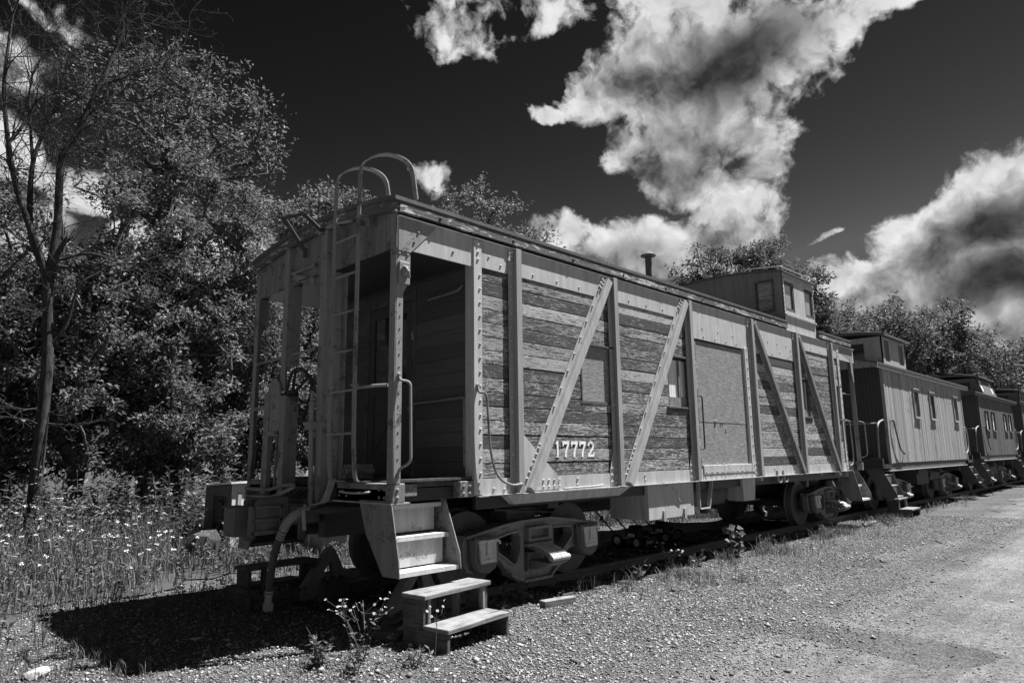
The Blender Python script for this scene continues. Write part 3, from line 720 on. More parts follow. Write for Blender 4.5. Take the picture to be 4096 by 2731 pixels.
# gusset plates with rivets
gz = MB(); gz.xz([(1.655,1.02),(2.26,1.02),(2.241,1.166),(1.70,1.61),(1.655,1.64)], -.0185, -.0121)
g = part(gz, 'gusset_plate', 'side_steel'); RV = MB(); riv([(2.0 + .09 * k, -.0185, z) for k in range(4) for z in (1.05, 1.12)], r=.017); riv([(1.69 - .01, -.0185, 1.1 + .1 * k) for k in range(5)], r=.017); RV.build('rivet', 'side_steel', g, kind='stuff')
for x in PX[1:]:
    gz = MB(); gz.xz([(x-.15,1.02),(x-.083,1.02),(x-.083,1.42),(x-.15,1.2)], -.0175, -.0121); g = part(gz, 'gusset_plate', 'side_steel')
    RV = MB(); riv([(x - .115, -.0175, 1.06 + .08 * k) for k in range(3)] + [(x - .04, -.022, 1.05 + .08 * k) for k in range(3)], r=.017); RV.build('rivet', 'side_steel', g, kind='stuff')
RV = MB(); riv([(2.6, -.012, 1.05), (2.6, -.012, 1.12), (1.25, -.012, 1.06), (1.4, -.012, 1.05), (1.45, -.012, 1.10), (4.0,-.012,1.06), (4.0,-.012,1.12), (4.4,-.03,1.01),(4.8,-.03,1.01), (8.1,-.012,1.06), (8.0,-.012,1.12),(8.8,-.012,1.05),(8.8,-.012,1.12),(10.0,-.012,1.06),(10.0,-.012,1.12)], r=.017); RV.build('rivet', 'side_steel', bpo, kind='stuff')
RV = MB(); riv([(1.9 + .42 * k, -.010, 3.43) for k in range(4)] + [(3.8 + .42 * k, -.010, 3.43) for k in range(4)] + [(9.6 + .5 * k, -.010, 3.43) for k in range(4)] + [(1.2,-.01,3.5),(1.38,-.01,3.44)], r=.015)
riv([(5.42 + .36 * k, -.011, 3.17) for k in range(5)] + [(5.75 + .5 * k, -.011, 3.30) for k in range(3)] + [(7.55 + .35 * k, -.010, 3.15 + (k % 2) * .06) for k in range(5)] + [(7.7 + .4 * k, -.010, 3.36) for k in range(4)] + [(7.55,-.01,3.3),(9.1,-.01,3.3),(9.1,-.01,3.2)], r=.015)
RV.build('bolt', 'side_steel', lbo, kind='stuff')
# boarded window and boarded door
o1 = MB().box(2.755, 3.39, .012, .03, 2.03, 2.72); wb = part(o1, 'boarded_window', 'strand_board')
fr = MB(); fr.box(2.735, 3.40, -.022, .03, 2.722, 2.742); fr.box(2.72, 3.30, -.004, .0115, 2.0, 2.032); fr.box(2.735, 2.757, -.006, .03, 2.032, 2.72); fr.build('window_frame', 'dark_wood_x', wb)
o2 = MB().box(5.54, 7.10, .010, .03, 1.215, 1.86).box(5.54, 7.10, .009, .03, 1.863, 3.085); dr = part(o2, 'boarded_door', 'strand_board')
k_ = MB(); k_.box(5.54, 7.1, .0065, .0092, 1.858, 1.866); k_.dome((6.02,.008,1.868),(0,-1,0),.035,.02,8); k_.dome((6.2,.008,1.862),(0,-1,0),.02); k_.dome((6.26,.008,1.862),(0,-1,0),.02); k_.dome((6.35,.008,1.75),(0,-1,0),.016); k_.dome((6.0,.008,1.22),(0,-1,0),.03); k_.dome((6.2,.008,1.22),(0,-1,0),.03); k_.build('seam_strip', 'strand_board', dr)
df = MB(); df.box(7.11, 7.235, -.026, .03, 1.0865, 3.135); df.box(7.085, 7.1095, -.016, .03, 1.21, 3.10); dfo = part(df, 'door_frame', 'side_steel', bevel=.003)
RV = MB(); riv([(7.19, -.026, 1.2 + .16 * k) for k in range(13)], r=.016); RV.build('bolt', 'side_steel', dfo, kind='stuff')
dp = MB(); dp.box(5.535, 7.108, -.024, .03, 1.0865, 1.215); dpo = part(dp, 'door_sill', 'side_steel', bevel=.004)
RV = MB(); riv([(5.6 + .165 * k, -.024, 1.115) for k in range(9)], r=.016); riv([(5.6 + .3 * k, -.018, 1.04) for k in range(6)], r=.013); RV.build('bolt', 'side_steel', dpo, kind='stuff')
hd = MB(); hd.tube(fillet([(5.415,-.048,2.235),(5.50,-.075,2.235),(5.50,-.075,1.45),(5.415,-.048,1.45)], .05), .012, 8); part(hd, 'door_handle', 'dark_steel', smooth=40)
# recessed windows
def window(x0, x1, z0, z1, curt, sillx=None):
    f = MB(); f.box(x0 - .03, x1 + .01, -.022, .03, z1, z1 + .026)
    f.box(x0, x0 + .035, .005, .16, z0, z1); f.box(x1 - .035, x1, .005, .16, z0, z1); f.box(x0, x1, .07, .16, z1 - .03, z1 - .0005)
    f.box(x0 - .05, x1 + .035, -.020, .16, z0 - .025, z0); f.box(x0 - .035, x1 + .02, -.008, .012, z0 - .085, z0 - .026)
    w = part(f, 'window_frame', 'dark_wood_x', bevel=.003)
    MB().box(x0 + .035, x1 - .035, .058, .064, z0 + .0, z1 - .03).build('pane', 'glass' if not curt else 'curtain', w)
    s = MB(); xm = x0 + (x1 - x0) * .58
    s.box(x0 + .036, x1 - .036, .030, .056, z0 + .001, z0 + (.14 if curt else .04)); s.box(xm, xm + .03, .032, .056, z0 + .15, z1 - .031)
    s.build('sash', 'step_wood_z' if curt else 'dark_wood_z', w)
window(*HOLES[1], True); window(*HOLES[3], True); window(11.29, 11.65, 2.06, 2.755, True)
# number
num = MB()
def digit_poly(ch):
    if ch == '1': return [[(.28,0),(.72,0),(.72,.06),(.62,.08),(.62,1),(.50,1),(.26,.88),(.26,.80),(.40,.82),(.40,.08),(.28,.06)]]
    if ch == '7': return [[(.0,1),(.95,1),(.95,.84),(.60,.40),(.52,.0),(.26,.0),(.30,.30),(.66,.80),(.18,.80),(.12,.66),(.0,.66)]]
    if ch == '2':
        import math as m_
        out = [(.47 + .47 * m_.cos(t), .70 + .30 * m_.sin(t)) for t in [m_.pi * (1.0 - k / 10 * 1.22) for k in range(11)]]
        inn = [(.47 + .22 * m_.cos(t), .70 + .17 * m_.sin(t)) for t in [m_.pi * (1.0 - k / 10 * 1.22) for k in range(11)]]
        return [[(.0,.70)] + out[1:] + [(.36,.17),(.80,.17),(.86,.30),(.97,.30),(.95,.0),(.0,.0),(.02,.14)] + inn[::-1]]
for i, ch in enumerate('17772'):
    for P in digit_poly(ch):
        x0 = 2.20 + i * .154; num.plate([(x0 + u * .128, 1.365 + v * .185) for u, v in P], lambda u, v: (u, -.0062, v), lambda u, v: (u, -.004, v))
def worn_letters(T):
    p = geoco(T); g = T.noise(T.mapping(p, scale=(9, 30, 55)), 1.0, 6, .7, .5); fl = T.noise(p, 38, 5, .7)
    a = T.ramp(T.math('ADD', T.math('MULTIPLY', g, .6), T.math('MULTIPLY', fl, .5)), .42, .50)
    b = bsdf(T, T.mix(a, 0.10, 0.80), .8, .2); return b
mat('worn_number', worn_letters)
part(num, 'number_lettering', 'worn_number')

# roof: arched deck, fascia boards, edge flashing
def roof_z(y): t = (y - W/2) / 1.53; return 3.985 - .14 * abs(t) ** 2.2
YS = [-.05 + k * (W + .10) / 16 for k in range(17)]
rf = MB(); prof = [(y, roof_z(y)) for y in YS] + [(y, roof_z(y) - .05) for y in YS[::-1]]
rf.yz(prof, -.05, 8.98); rf.yz(prof, 10.52, 12.43)
rfc = MB(); profc = [(y, z - .001) for y, z in prof if y > .49]
rf.yz(profc, 8.979, 10.521)
roof = part(rf, 'roof', 'roof_edge')
fa = MB(); prof2 = [(y, roof_z(y) - .051) for y in YS] + [(y, roof_z(y) - (.16 if 0 < i < 16 else .155)) for i, y in reversed(list(enumerate(YS)))]
fa.yz([(max(-.034, min(W + .034, y)), z) for y, z in prof2], -.044, .0)
fao = part(fa, 'end_fascia', 'peeling_fascia')
for a, b in ((.002, 4.2), (4.203, 8.97), (10.53, 12.42)):
    part(MB().box(a, b, -.046, .0, 3.703, 3.795), 'eave_board', 'peeling_fascia', bevel=.004)
RV = MB(); [RV.dome((.5 + k * 1.05, -.046, 3.75), (0, -1, 0), .02, .015) for k in range(8)]; part(RV, 'eave_bolt', 'dark_steel', kind='stuff')
fl = MB(); fl.box(-.056, 8.98, -.0535, -.0505, 3.81, 3.847); fl.box(10.52, 12.435, -.0535, -.0505, 3.81, 3.847)
for a, b in zip(YS, YS[1:]): fl.bar((-.056, a, roof_z(a) - .02), (-.056, b, roof_z(b) - .02), .006, .045, (0, 0, 1))
part(fl, 'roof_flashing', 'roof_edge')
ce_ = MB(); ce_.box(.02, 12.38, .02, W - .02, 3.68, 3.70); part(ce_, 'ceiling', 'black_paint_and_shade')
ch = MB(); ch.tube([(5.60,.80,3.9),(5.60,.80,4.60)], .055, 16); cho = part(ch, 'chimney', 'dark_steel', smooth=40)
cp = MB(); cp.lathe([(.0,.10),(.07,.06),(.125,.015),(.125,.0),(.04,.0)], (5.60,.80,4.60), (0,0,1), 18); cp.build('chimney_cap', 'dark_steel', cho, smooth=30)

# end platform: sill, deck, end wall, posts
deck = MB(); deck.box(.12, 1.04, .10, W - .1, 1.11, 1.17); deck.box(.11, 1.10, .02, .10, 1.165, 1.188); deck.box(11.66, 12.5, .1, W - .1, 1.11, 1.17); part(deck, 'platform_deck', 'dark_wood_y')
es = MB(); es.box(.0, .14, .0, .93, .985, 1.155); es.box(.012, .14, .93, 2.02, 1.0, 1.10); es.box(.0, .14, 2.02, W, .985, 1.15); eso = part(es, 'end_sill', 'end_steel', bevel=.006)
RV = MB()
for y in (.05, .12, .20): riv([(.0, y, z) for z in (1.03, 1.10)], (-1, 0, 0), .017)
riv([(.0, .75, 1.03), (.0, .72, 1.11), (.0, .88, 1.03), (.0, .86, 1.11)], (-1, 0, 0), .016); riv([(.055, .0, z) for z in (1.03, 1.10)], (0, -1, 0), .02)
RV.build('rivet', 'end_steel', eso, kind='stuff')
gb = MB(); gb.tube(smooth_path([(-.002,.80,1.075),(-.05,.79,1.07),(-.055,.55,1.062),(-.05,.34,1.072),(-.002,.33,1.078)]), .011, 8); part(gb, 'sill_grab_iron', 'bright_steel', smooth=40)
st_ = MB(); st_.box(.13, .31, .04, .14, 1.035, 1.145); st_.box(.80, .985, -.006, .16, .995, 1.15); so_ = part(st_, 'side_sill_bracket', 'end_steel', bevel=.005); RV = MB(); riv([(.92, -.006, z) for z in (1.03, 1.10)] + [(.84, -.006, z) for z in (1.03, 1.10)], (0,-1,0), .019); RV.build('rivet', 'end_steel', so_, kind='stuff')
lip = MB(); lip.box(-.02, .2, .0, .95, .972, .984); part(lip, 'sill_lip', 'bright_steel')
mkend = lambda x0, x1: None
ew = MB(); ew.box(1.062, 1.10, .07, W - .07, 1.13, 3.68); eww = part(ew, 'end_wall', 'black_paint_and_shade')
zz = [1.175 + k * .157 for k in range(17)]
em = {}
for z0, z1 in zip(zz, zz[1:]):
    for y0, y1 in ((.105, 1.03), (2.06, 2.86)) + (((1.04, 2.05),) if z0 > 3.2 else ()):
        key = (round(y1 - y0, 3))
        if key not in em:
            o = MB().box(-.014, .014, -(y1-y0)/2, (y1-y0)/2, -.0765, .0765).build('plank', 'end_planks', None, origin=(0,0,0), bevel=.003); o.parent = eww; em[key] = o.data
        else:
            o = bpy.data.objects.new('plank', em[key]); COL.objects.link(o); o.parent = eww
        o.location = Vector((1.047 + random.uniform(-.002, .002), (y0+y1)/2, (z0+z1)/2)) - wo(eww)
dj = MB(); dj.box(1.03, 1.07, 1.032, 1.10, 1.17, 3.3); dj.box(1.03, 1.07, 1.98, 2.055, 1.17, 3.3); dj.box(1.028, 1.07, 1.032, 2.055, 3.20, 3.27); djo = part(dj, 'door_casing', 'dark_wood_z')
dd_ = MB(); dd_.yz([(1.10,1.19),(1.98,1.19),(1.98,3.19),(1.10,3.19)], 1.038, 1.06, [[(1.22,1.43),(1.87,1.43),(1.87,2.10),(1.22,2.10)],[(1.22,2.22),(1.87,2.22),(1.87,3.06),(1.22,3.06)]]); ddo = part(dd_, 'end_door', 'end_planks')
MB().box(1.052, 1.056, 1.22, 1.87, 2.22, 3.06).build('pane', 'glass', ddo); pn = MB(); pn.box(1.051, 1.056, 1.22, 1.87, 1.43, 2.10); pn.bar((1.046,1.86,1.44),(1.046,1.35,2.08),.03,.012,(1,0,0)); pn.build('door_panel', 'end_planks', ddo)
pl = MB(); pl.box(1.02, 1.04, 1.07, 1.10, 2.72, 2.78); pl.tube(fillet([(1.02,1.075,2.77),(1.02,1.075,2.82),(1.02,1.10,2.82),(1.02,1.10,2.77)], .01), .005, 6); part(pl, 'padlock', 'bright_steel')
gr = MB(); gr.tube(fillet([(1.02,.76,3.12),(.97,.74,3.12),(.96,.22,3.13),(1.0,.19,3.19)], .04), .014, 8); gr.tube(fillet([(1.03,1.07,1.96),(.98,1.05,1.975),(.97,.13,1.99),(.97,.13,1.30),(1.0,.11,1.27)], .03), .014, 8); gr.box(.965, 1.03, 1.05, 1.09, 1.90, 1.95); part(gr, 'wall_handrail', 'end_steel', smooth=40)
# header plate of the end and its corner gusset
hp = MB(); hp.yz([(.09,3.36),(2.90,3.345),(2.90,3.72),(2.2,3.80),(1.475,3.83),(.75,3.80),(.05,3.72),(.09,3.5)], .005, .018); hpo = part(hp, 'end_header_plate', 'end_steel')
RV = MB(); riv([(.005, y, roof_z(y) - .20) for y in (.2,.35,.5,1.1,1.7,2.1,2.5,2.8)], (-1,0,0), .015); RV.build('rivet', 'end_steel', hpo, kind='stuff')
cg = MB(); cg.xz([(.16,3.33),(.47,3.645),(.02,3.655),(.02,3.33)], -.012, -.0045); cgo = part(cg, 'corner_gusset', 'post_steel'); RV = MB(); riv([(.25,-.012,3.55),(.2,-.012,3.44),(.7,-.004,3.45)], r=.016); RV.build('rivet', 'post_steel', cgo, kind='stuff')
cl_ = MB(); cl_.box(.02, .9, .03, W-.03, 3.36, 3.372); part(cl_, 'porch_ceiling', 'black_paint_and_shade')
# corner posts
for y, mir in ((0, 1), (W, -1)):
    c = MB(); c.box(.0, .012, min(y, y + mir * .092), max(y, y + mir * .092), 1.156, 3.71)
    wide = [(.012,1.156),(.085,1.156),(.085,2.92),(.15,3.03),(.165,3.12),(.165,3.66),(.012,3.66)]
    c.plate(wide, lambda u, v: (u, y - mir * .002, v), lambda u, v: (u, y + mir * .010, v))
    p = part(c, 'porch_post', 'post_steel', bevel=.002)
    RV = MB(); riv([(.0, y + mir * .05, 1.3 + .2 * k) for k in range(12)], (-1, 0, 0), .012);     riv([(a, y - mir * .002, b) for a in (.035, .13) for b in (3.60, 3.50, 3.40, 3.30)], (0, -mir, 0), .016); riv([(.0, y + mir * .06, z) for z in (3.6, 3.5, 3.4)], (-1, 0, 0), .016)
    RV.build('rivet', 'post_steel', p, kind='stuff')
    RV = MB(); riv([(.05, y - mir * .002, 1.25 + .12 * k) for k in range(14)], (0, -mir, 0), .009); RV.build('bolt_hole', 'black_paint_and_shade', p, kind='stuff')
lb_ = MB(); lb_.box(.02, .145, -.03, -.003, 3.0, 3.22); lb_.box(.045, .115, -.06, -.0302, 3.07, 3.17); lb_.tube([(.055,-.06,3.16),(.08,-.085,3.11),(.105,-.06,3.06)], .02, 6); part(lb_, 'lamp_bracket', 'post_steel', bevel=.006)
cgi = MB(); cgi.tube(fillet([(.05,-.004,2.14),(.05,-.02,2.09),(.13,-.075,2.075),(.145,-.075,1.34),(.06,-.02,1.29),(.05,-.004,1.22)], .05), .013, 8); cgi.dome((.05,-.004,2.14),(0,-1,0),.024,.02,8); cgi.dome((.05,-.004,1.21),(0,-1,0),.02,.018,8); part(cgi, 'corner_grab_iron', 'post_steel', smooth=40)
bgi = MB(); bgi.tube(smooth_path([(1.02,-.02,2.10),(1.02,-.05,2.03),(1.075,-.085,2.01),(1.10,-.088,1.80),(1.125,-.088,1.50),(1.18,-.088,1.28),(1.27,-.088,1.16),(1.42,-.088,1.095),(1.56,-.08,1.095),(1.63,-.055,1.10)]), .0135, 8); bgi.dome((1.02,-.018,2.10),(0,-1,0),.03,.022,8); part(bgi, 'curved_grab_iron', 'end_steel', smooth=40)
# end posts on the left half and the wide centre post
def chan(y0, y1, zb, zt, x0=-.06, dep=.16, nm='end_post', m='post_steel'):
    c = MB(); c.box(x0, x0 + .012, y0, y1, zb, zt); c.box(x0 + .012, x0 + dep, y0, y0 + .011, zb, zt); c.box(x0 + .012, x0 + dep, y1 - .011, y1, zb, zt)
    return part(c, nm, m, bevel=.002)
ep = MB(); ep.box(-.05, -.038, 2.012, 2.125, 2.16, 3.80); ep.box(-.038, .12, 2.012, 2.023, 2.43, 3.80); ep.box(-.038, .03, 2.114, 2.125, 2.16, 3.80); part(ep, 'end_post', 'post_steel', bevel=.002)
ib = MB(); ib.box(-.06, -.045, 1.165, 1.285, .95, 3.81); ib.box(-.045, .15, 1.166, 1.18, .95, 3.81); ib.box(.15, .165, 1.10, 1.285, .95, 3.7); part(ib, 'end_post', 'post_steel', bevel=.003)
cb_ = MB(); cb_.box(-.03, .01, 1.46, 2.02, 3.47, 3.50); cb_.bar((-.02,1.95,3.44),(-.02,1.46,3.30),.07,.02,(1,0,0)); cb_.box(-.03,.0,1.46,1.98,3.36,3.372); part(cb_, 'end_cross_bar', 'post_steel')
rl_ = MB(); rl_.tube([(.01,2.86,2.53),(.01,2.16,2.545)], .017, 8); rl_.tube([(.01,2.03,2.548),(.01,1.45,2.56)], .017, 8); rl_.tube([(.01,2.86,1.98),(.01,2.5,1.99)], .02, 8); part(rl_, 'end_rail', 'post_steel', smooth=40)
# ladder with hooped stiles
def stile(y):
    return [(-.03,y-.02,1.172),(-.075,y,1.19),(-.10,y,1.26)] + [(-.125, y + .0, 1.7), (-.13, y, 3.0), (-.13, y - .01, 4.05), (-.125, y - .02, 4.22)]
ld = MB()
for y in (.90, .455):
    hoop = [(-.125, y, 4.22)] + [(-.125 + .0 * k + .20 * (1 - math.cos(t)), y - .16 * (1 - math.cos(t)), 4.22 + .19 * math.sin(t)) for k, t in [(k, math.pi * k / 10) for k in range(1, 10)]] + [(.28, y - .33, 4.2), (.30, y - .36, 3.93)]
    pts = [(-.0,y-.10,1.166),(-.07,y-.02,1.172),(-.095,y,1.20),(-.11,y,1.32),(-.125,y,1.62),(-.13,y,2.3),(-.13,y,3.1),(-.13,y,3.9)] + hoop
    ld.strip(smooth_path(pts, 4), .075, .013, (.15, 1, 0))
lad = part(ld, 'ladder', 'post_steel', smooth=30)
rg = MB()
for z in (1.62, 2.03, 2.42, 2.81, 3.19, 3.57): rg.tube([(-.125,.93,z),(-.125,.43,z)], .0125, 8)
rg.tube([(-.12,.44,2.045),(-.05,.2,2.05),(.0,.1,2.05)], .016, 8); rg.build('rung', 'post_steel', lad, smooth=40)
lbk = MB()
for y in (.90, .455):
    lbk.box(-.14, .0, y - .05, y + .05, 3.745, 3.757); lbk.box(-.14, .0, y - .012, y + .012, 3.66, 3.745); lbk.box(-.145, -.115, y - .045, y + .045, 2.06, 2.085)
lbk.build('ladder_bracket', 'post_steel', lad)
# running board brackets on the end of the roof
rbk = MB(); rbk.bar((-.04,1.70,3.70),(-.48,1.33,3.87),.05,.014); rbk.bar((-.04,1.32,3.83),(-.48,.90,3.80),.05,.014); rbk.bar((-.48,1.36,3.875),(-.48,.86,3.80),.05,.014); rbk.bar((-.035,1.70,3.62),(-.035,1.70,3.72),.05,.02,(1,0,0)); part(rbk, 'running_board_bracket', 'dark_steel')
# hand brake: housing, wheel, chain and rod
hb = MB(); hb.yz([(2.03,1.70),(2.03,2.12),(2.08,2.23),(2.15,2.285),(2.22,2.285),(2.29,2.24),(2.33,2.14),(2.33,1.70)], -.085, -.07); hb.box(-.10, -.04, 2.262, 2.385, 1.0, 2.12); hb.box(-.10, -.0851, 2.0, 2.10, 1.65, 2.11); hb.box(-.10, -.03, 2.0, 2.26, 1.64, 1.695); hbo = part(hb, 'hand_brake_housing', 'post_steel', bevel=.004)
RV = MB(); riv([(-.10, y, z) for y in (2.32, 2.05) for z in (2.06, 1.78, 1.67)] + [(-.085, 2.14, 2.2), (-.085, 2.22, 2.2), (-.085,2.17,1.95), (-.085,2.17,1.8)], (-1,0,0), .02); RV.build('rivet', 'post_steel', hbo, kind='stuff')
hs = MB(); hs.box(-.10, -.088, 1.88, 1.995, 1.0, 2.08); hs.box(-.088, .06, 1.88, 1.891, 1.0, 2.07); part(hs, 'brake_stand', 'post_steel', bevel=.004)
bw = MB(); RW = .325; cx, cy_, cz_ = .33, 2.43, 2.13
ring = [(cx + .02 * math.sin(t * 3), cy_ + RW * math.cos(t), cz_ + RW * math.sin(t)) for t in [2 * math.pi * k / 36 for k in range(37)]]
bw.tube(ring, .020, 8, caps=False)
for k in range(6):
    t = 2 * math.pi * k / 6 + .3; bw.tube([(cx - .05, cy_ + .07 * math.cos(t), cz_ + .07 * math.sin(t)), (cx - .04, cy_ + .18 * math.cos(t + .1), cz_ + .18 * math.sin(t + .1)), (cx, cy_ + RW * math.cos(t + .05), cz_ + RW * math.sin(t + .05))], .02, 6, .016)
bw.lathe([(.0,-.03),(.08,-.03),(.09,.0),(.08,.03),(.045,.03),(.04,.01),(.0,.01)], (cx - .05, cy_, cz_), (1,0,0), 16); bw.tube([(cx-.05,cy_,cz_),(-.05,cy_-.1,cz_)], .02, 8); part(bw, 'brake_wheel', 'dark_steel', smooth=40)
rod = MB(); rod.tube([(-.10,1.30,1.93),(-.10,1.25,.90)], .027, 10); rod.box(-.14,-.06,1.25,1.36,1.68,1.76); rod.tube([(-.10,1.30,1.93),(-.10,1.30,2.08)], .016, 8); rod.dome((-.1,1.30,1.93),(0,0,1),.04,.05,8); rod.tube([(.0,2.23,1.66),(.0,2.25,1.05)], .018, 8); part(rod, 'brake_rod', 'post_steel', smooth=40)
chn = MB()
for k in range(9):
    t = k / 8; p = Vector((-.02 + .05 * t, 1.88 - .54 * t, 1.99 - .16 * math.sin(math.pi * t) - .12 * t)); chn.tube([p + Vector((0, .025 * math.cos(a) , .014 * math.sin(a) if k % 2 else 0)) + Vector((0 if k % 2 else .014 * math.sin(a), 0, 0)) for a in [2 * math.pi * q / 8 for q in range(9)]], .005, 5)
part(chn, 'brake_chain', 'dark_steel', smooth=40)
# coupler
cpl = MB()
cpl.box(-.30, .25, 1.33, 1.62, .74, .94); cpl.add([(-.66,1.27,.70),(-.30,1.30,.70),(-.30,1.65,.70),(-.62,1.44,.70),(-.62,1.27,1.0),(-.30,1.28,1.03),(-.30,1.68,1.0),(-.60,1.44,1.0)], [(0,3,2,1),(4,5,6,7),(0,1,5,4),(1,2,6,5),(2,3,7,6),(3,0,4,7)])
cpo = part(cpl, 'coupler', 'coupler_steel', bevel=.025)
kn = MB(); kn.box(-.80, -.64, 1.44, 1.66, .66, .945); kn.box(-.655, -.38, 1.60, 1.70, .66, .93); kn.tube([(-.55,1.62,.60),(-.55,1.62,1.0)], .07, 12); kn.build('knuckle', 'coupler_steel', cpo, bevel=.03)
gd = MB()
gd.box(-.70, -.40, 1.232, 1.255, .68, .72); gd.box(-.70, -.40, 1.232, 1.255, .80, .83); gd.box(-.70, -.40, 1.232, 1.255, .92, .95); gd.box(-.72, -.68, 1.232, 1.30, .68, .95); gd.box(-.43, -.38, 1.232, 1.30, .68, .95); gd.box(-.66, -.42, 1.258, 1.264, .71, .93); gd.build('guard_arm', 'coupler_steel', cpo, bevel=.01)
ul = MB(); ul.tube(smooth_path([(-.16,2.62,1.06),(-.17,2.3,1.06),(-.18,2.0,1.065),(-.2,1.8,1.09),(-.25,1.55,1.12),(-.27,1.28,1.125),(-.36,1.22,1.09),(-.42,1.42,1.02),(-.42,1.52,1.0)]), .018, 8); ul.tube([(-.14,2.62,.98),(-.14,2.15,.985)], .014, 8); ul.box(-.16,-.0,2.60,2.64,.92,1.08); ul.tube([(-.42,1.52,1.03),(-.42,1.52,.95)], .03, 8); part(ul, 'uncoupling_lever', 'post_steel', smooth=40)
bg = MB(); bg.box(-.14, .02, 1.28, 1.66, .94, .985)
for y in (1.30, 1.42, 1.54, 1.64): bg.add([(-.14,y-.012,.985),(-.14,y+.012,.985),(.02,y-.012,.985),(.02,y+.012,.985),(.02,y-.012,1.09),(.02,y+.012,1.09)], [(0,1,5,4),(0,4,2),(1,3,5),(0,2,3,1),(2,4,5,3)])
bg.box(-.08,.02,1.15,1.28,.90,.95); bg.box(-.02, .14, 1.95, 2.5, .93, 1.0); part(bg, 'striker_casting', 'dark_steel', bevel=.006)
# air hose with cock
ah = MB(); ah.tube([(.7,1.02,.88),(.0,1.02,.885),(-.32,1.02,.88)], .03, 12); ah.tube([(-.10,1.02,.885),(.02,1.02,.885)], .04, 12); ah.tube([(.1,1.02,.885),(.12,1.02,.885)], .046, 12); aho = part(ah, 'air_pipe', 'dark_steel', smooth=40)
ac = MB(); ac.tube(smooth_path([(-.30,1.02,.88),(-.37,1.03,.865),(-.43,1.07,.80),(-.45,1.12,.72)], 4), .046, 12); ac.box(-.34,-.26,.97,1.07,.90,.925); ac.tube([(-.30,1.0,.92),(-.30,1.0,.955)], .018, 6); ac.tube([(-.25,1.0,.92),(-.25,1.0,.95)], .012, 6)
ac.build('angle_cock', 'truck_steel', aho, smooth=40); hl = MB(); hl.strip([(-.30,.985,.93),(-.335,.955,.90),(-.335,.95,.83),(-.32,.95,.72)], .03, .012, (1,0,0)); hl.build('cock_handle', 'bright_steel', aho)
hz_ = MB(); hz_.tube(smooth_path([(-.45,1.125,.715),(-.455,1.185,.62),(-.46,1.245,.505),(-.46,1.305,.30),(-.455,1.335,.14)], 5), .036, 14); hz_o = part(hz_, 'air_hose', 'hose_rubber', smooth=50)
hc = MB()
for z, y, x in ((.705,1.13,-.45),(.68,1.145,-.45),(.655,1.162,-.45)): hc.tube([(x,y,z),(x-.003,y+.008,z-.012)], .042, 14)
for z, y in ((.15,1.332),(.12,1.338)): hc.tube([(-.455,y,z),(-.454,y+.003,z-.014)], .043, 14)
hc.tube([(-.455,1.336,.12),(-.455,1.345,.05),(-.45,1.35,.02)], .034, 10); hc.box(-.485,-.415,1.32,1.39,-.04,.03); hc.build('hose_clamp', 'bright_steel', hz_o, smooth=40)
# bent strap step at the sill
bs = MB(); bs.strip(smooth_path([(-.05,.93,1.19),(-.06,.97,1.08),(-.075,1.03,.97),(-.16,1.07,.94),(-.17,1.10,.92)], 4), .07, .012, (1,0,0)); part(bs, 'bent_strap', 'bright_steel')
# underframe
uf = MB(); uf.box(.05, 12.6, 1.22, 1.34, .60, .98); uf.box(.05, 12.6, 1.61, 1.73, .60, .98); uf.box(.05, 12.6, 1.2, 1.75, .965, .98); uf.box(.0, 12.6, .10, W - .10, .985, 1.10); uf.box(1.0, 11.7, .07, W - .07, 1.1, 1.13)
for x in (2.315, 4.9, 7.2, 9.2, 11.45): uf.box(x - .09, x + .09, .12, W - .12, .80, .984)
uf.box(1.05, 11.8, .05, .10, .86, .988); uf.box(1.05, 11.8, W - .10, W - .05, .86, .988)
part(uf, 'underframe', 'black_paint_and_shade')
bl = MB(); bl.box(1.94, 2.42, .50, .78, .655, .80); bl.add([(1.70,.45,.79),(2.75,.45,.70),(2.75,.45,.715),(1.70,.45,.815),(1.70,.95,.79),(2.75,.95,.70),(2.75,.95,.715),(1.70,.95,.815)], [(0,1,2,3),(7,6,5,4),(3,2,6,7),(0,4,5,1)]); part(bl, 'timber_block', 'dark_wood_x', bevel=.008)
rods = MB(); rods.tube([(3.3,1.0,.62),(8.5,1.05,.58)], .016, 6); rods.tube([(3.3,2.0,.66),(9.5,1.9,.6)], .016, 6); rods.tube([(2.6,.8,.72),(4.2,.95,.78),(7.5,.8,.76)], .02, 6); rods.tube([(7.0,.25,.62),(7.7,.4,.58),(8.2,.4,.58)], .018, 6); part(rods, 'brake_rigging', 'dark_steel', smooth=40)
tb = MB(); tb.box(4.065, 5.23, .0, .62, .53, .985); tbo = part(tb, 'tool_box', 'box_steel', bevel=.006)
lt = MB(); lt.box(4.40,4.45,-.02,.0,.50,.64); lt.box(4.93,4.98,-.02,.0,.50,.64); lt.box(4.5,4.56,-.02,.02,.955,.985); lt.tube(smooth_path([(4.65,-.012,.93),(4.70,-.03,.90),(4.76,-.03,.895),(4.76,-.02,.82),(4.80,-.015,.77),(4.86,-.012,.725)]), .006, 6); lt.build('box_latch', 'bright_steel', tbo)
rsv = MB(); rsv.lathe([(.0,-.66),(.12,-.64),(.18,-.58),(.20,-.5),(.20,.5),(.18,.58),(.12,.64),(0,.66)], (5.92,.30,.79), (1,0,0), 24)
rso = part(rsv, 'air_reservoir', 'dark_steel', smooth=35)
rs = MB(); rs.strip(fillet([(5.40,.02,.985),(5.40,.02,.60),(5.68,.02,.60),(5.80,.02,.985)], .02), .055, .016, (0,1,0)); rs.build('reservoir_strap', 'box_steel', rso)
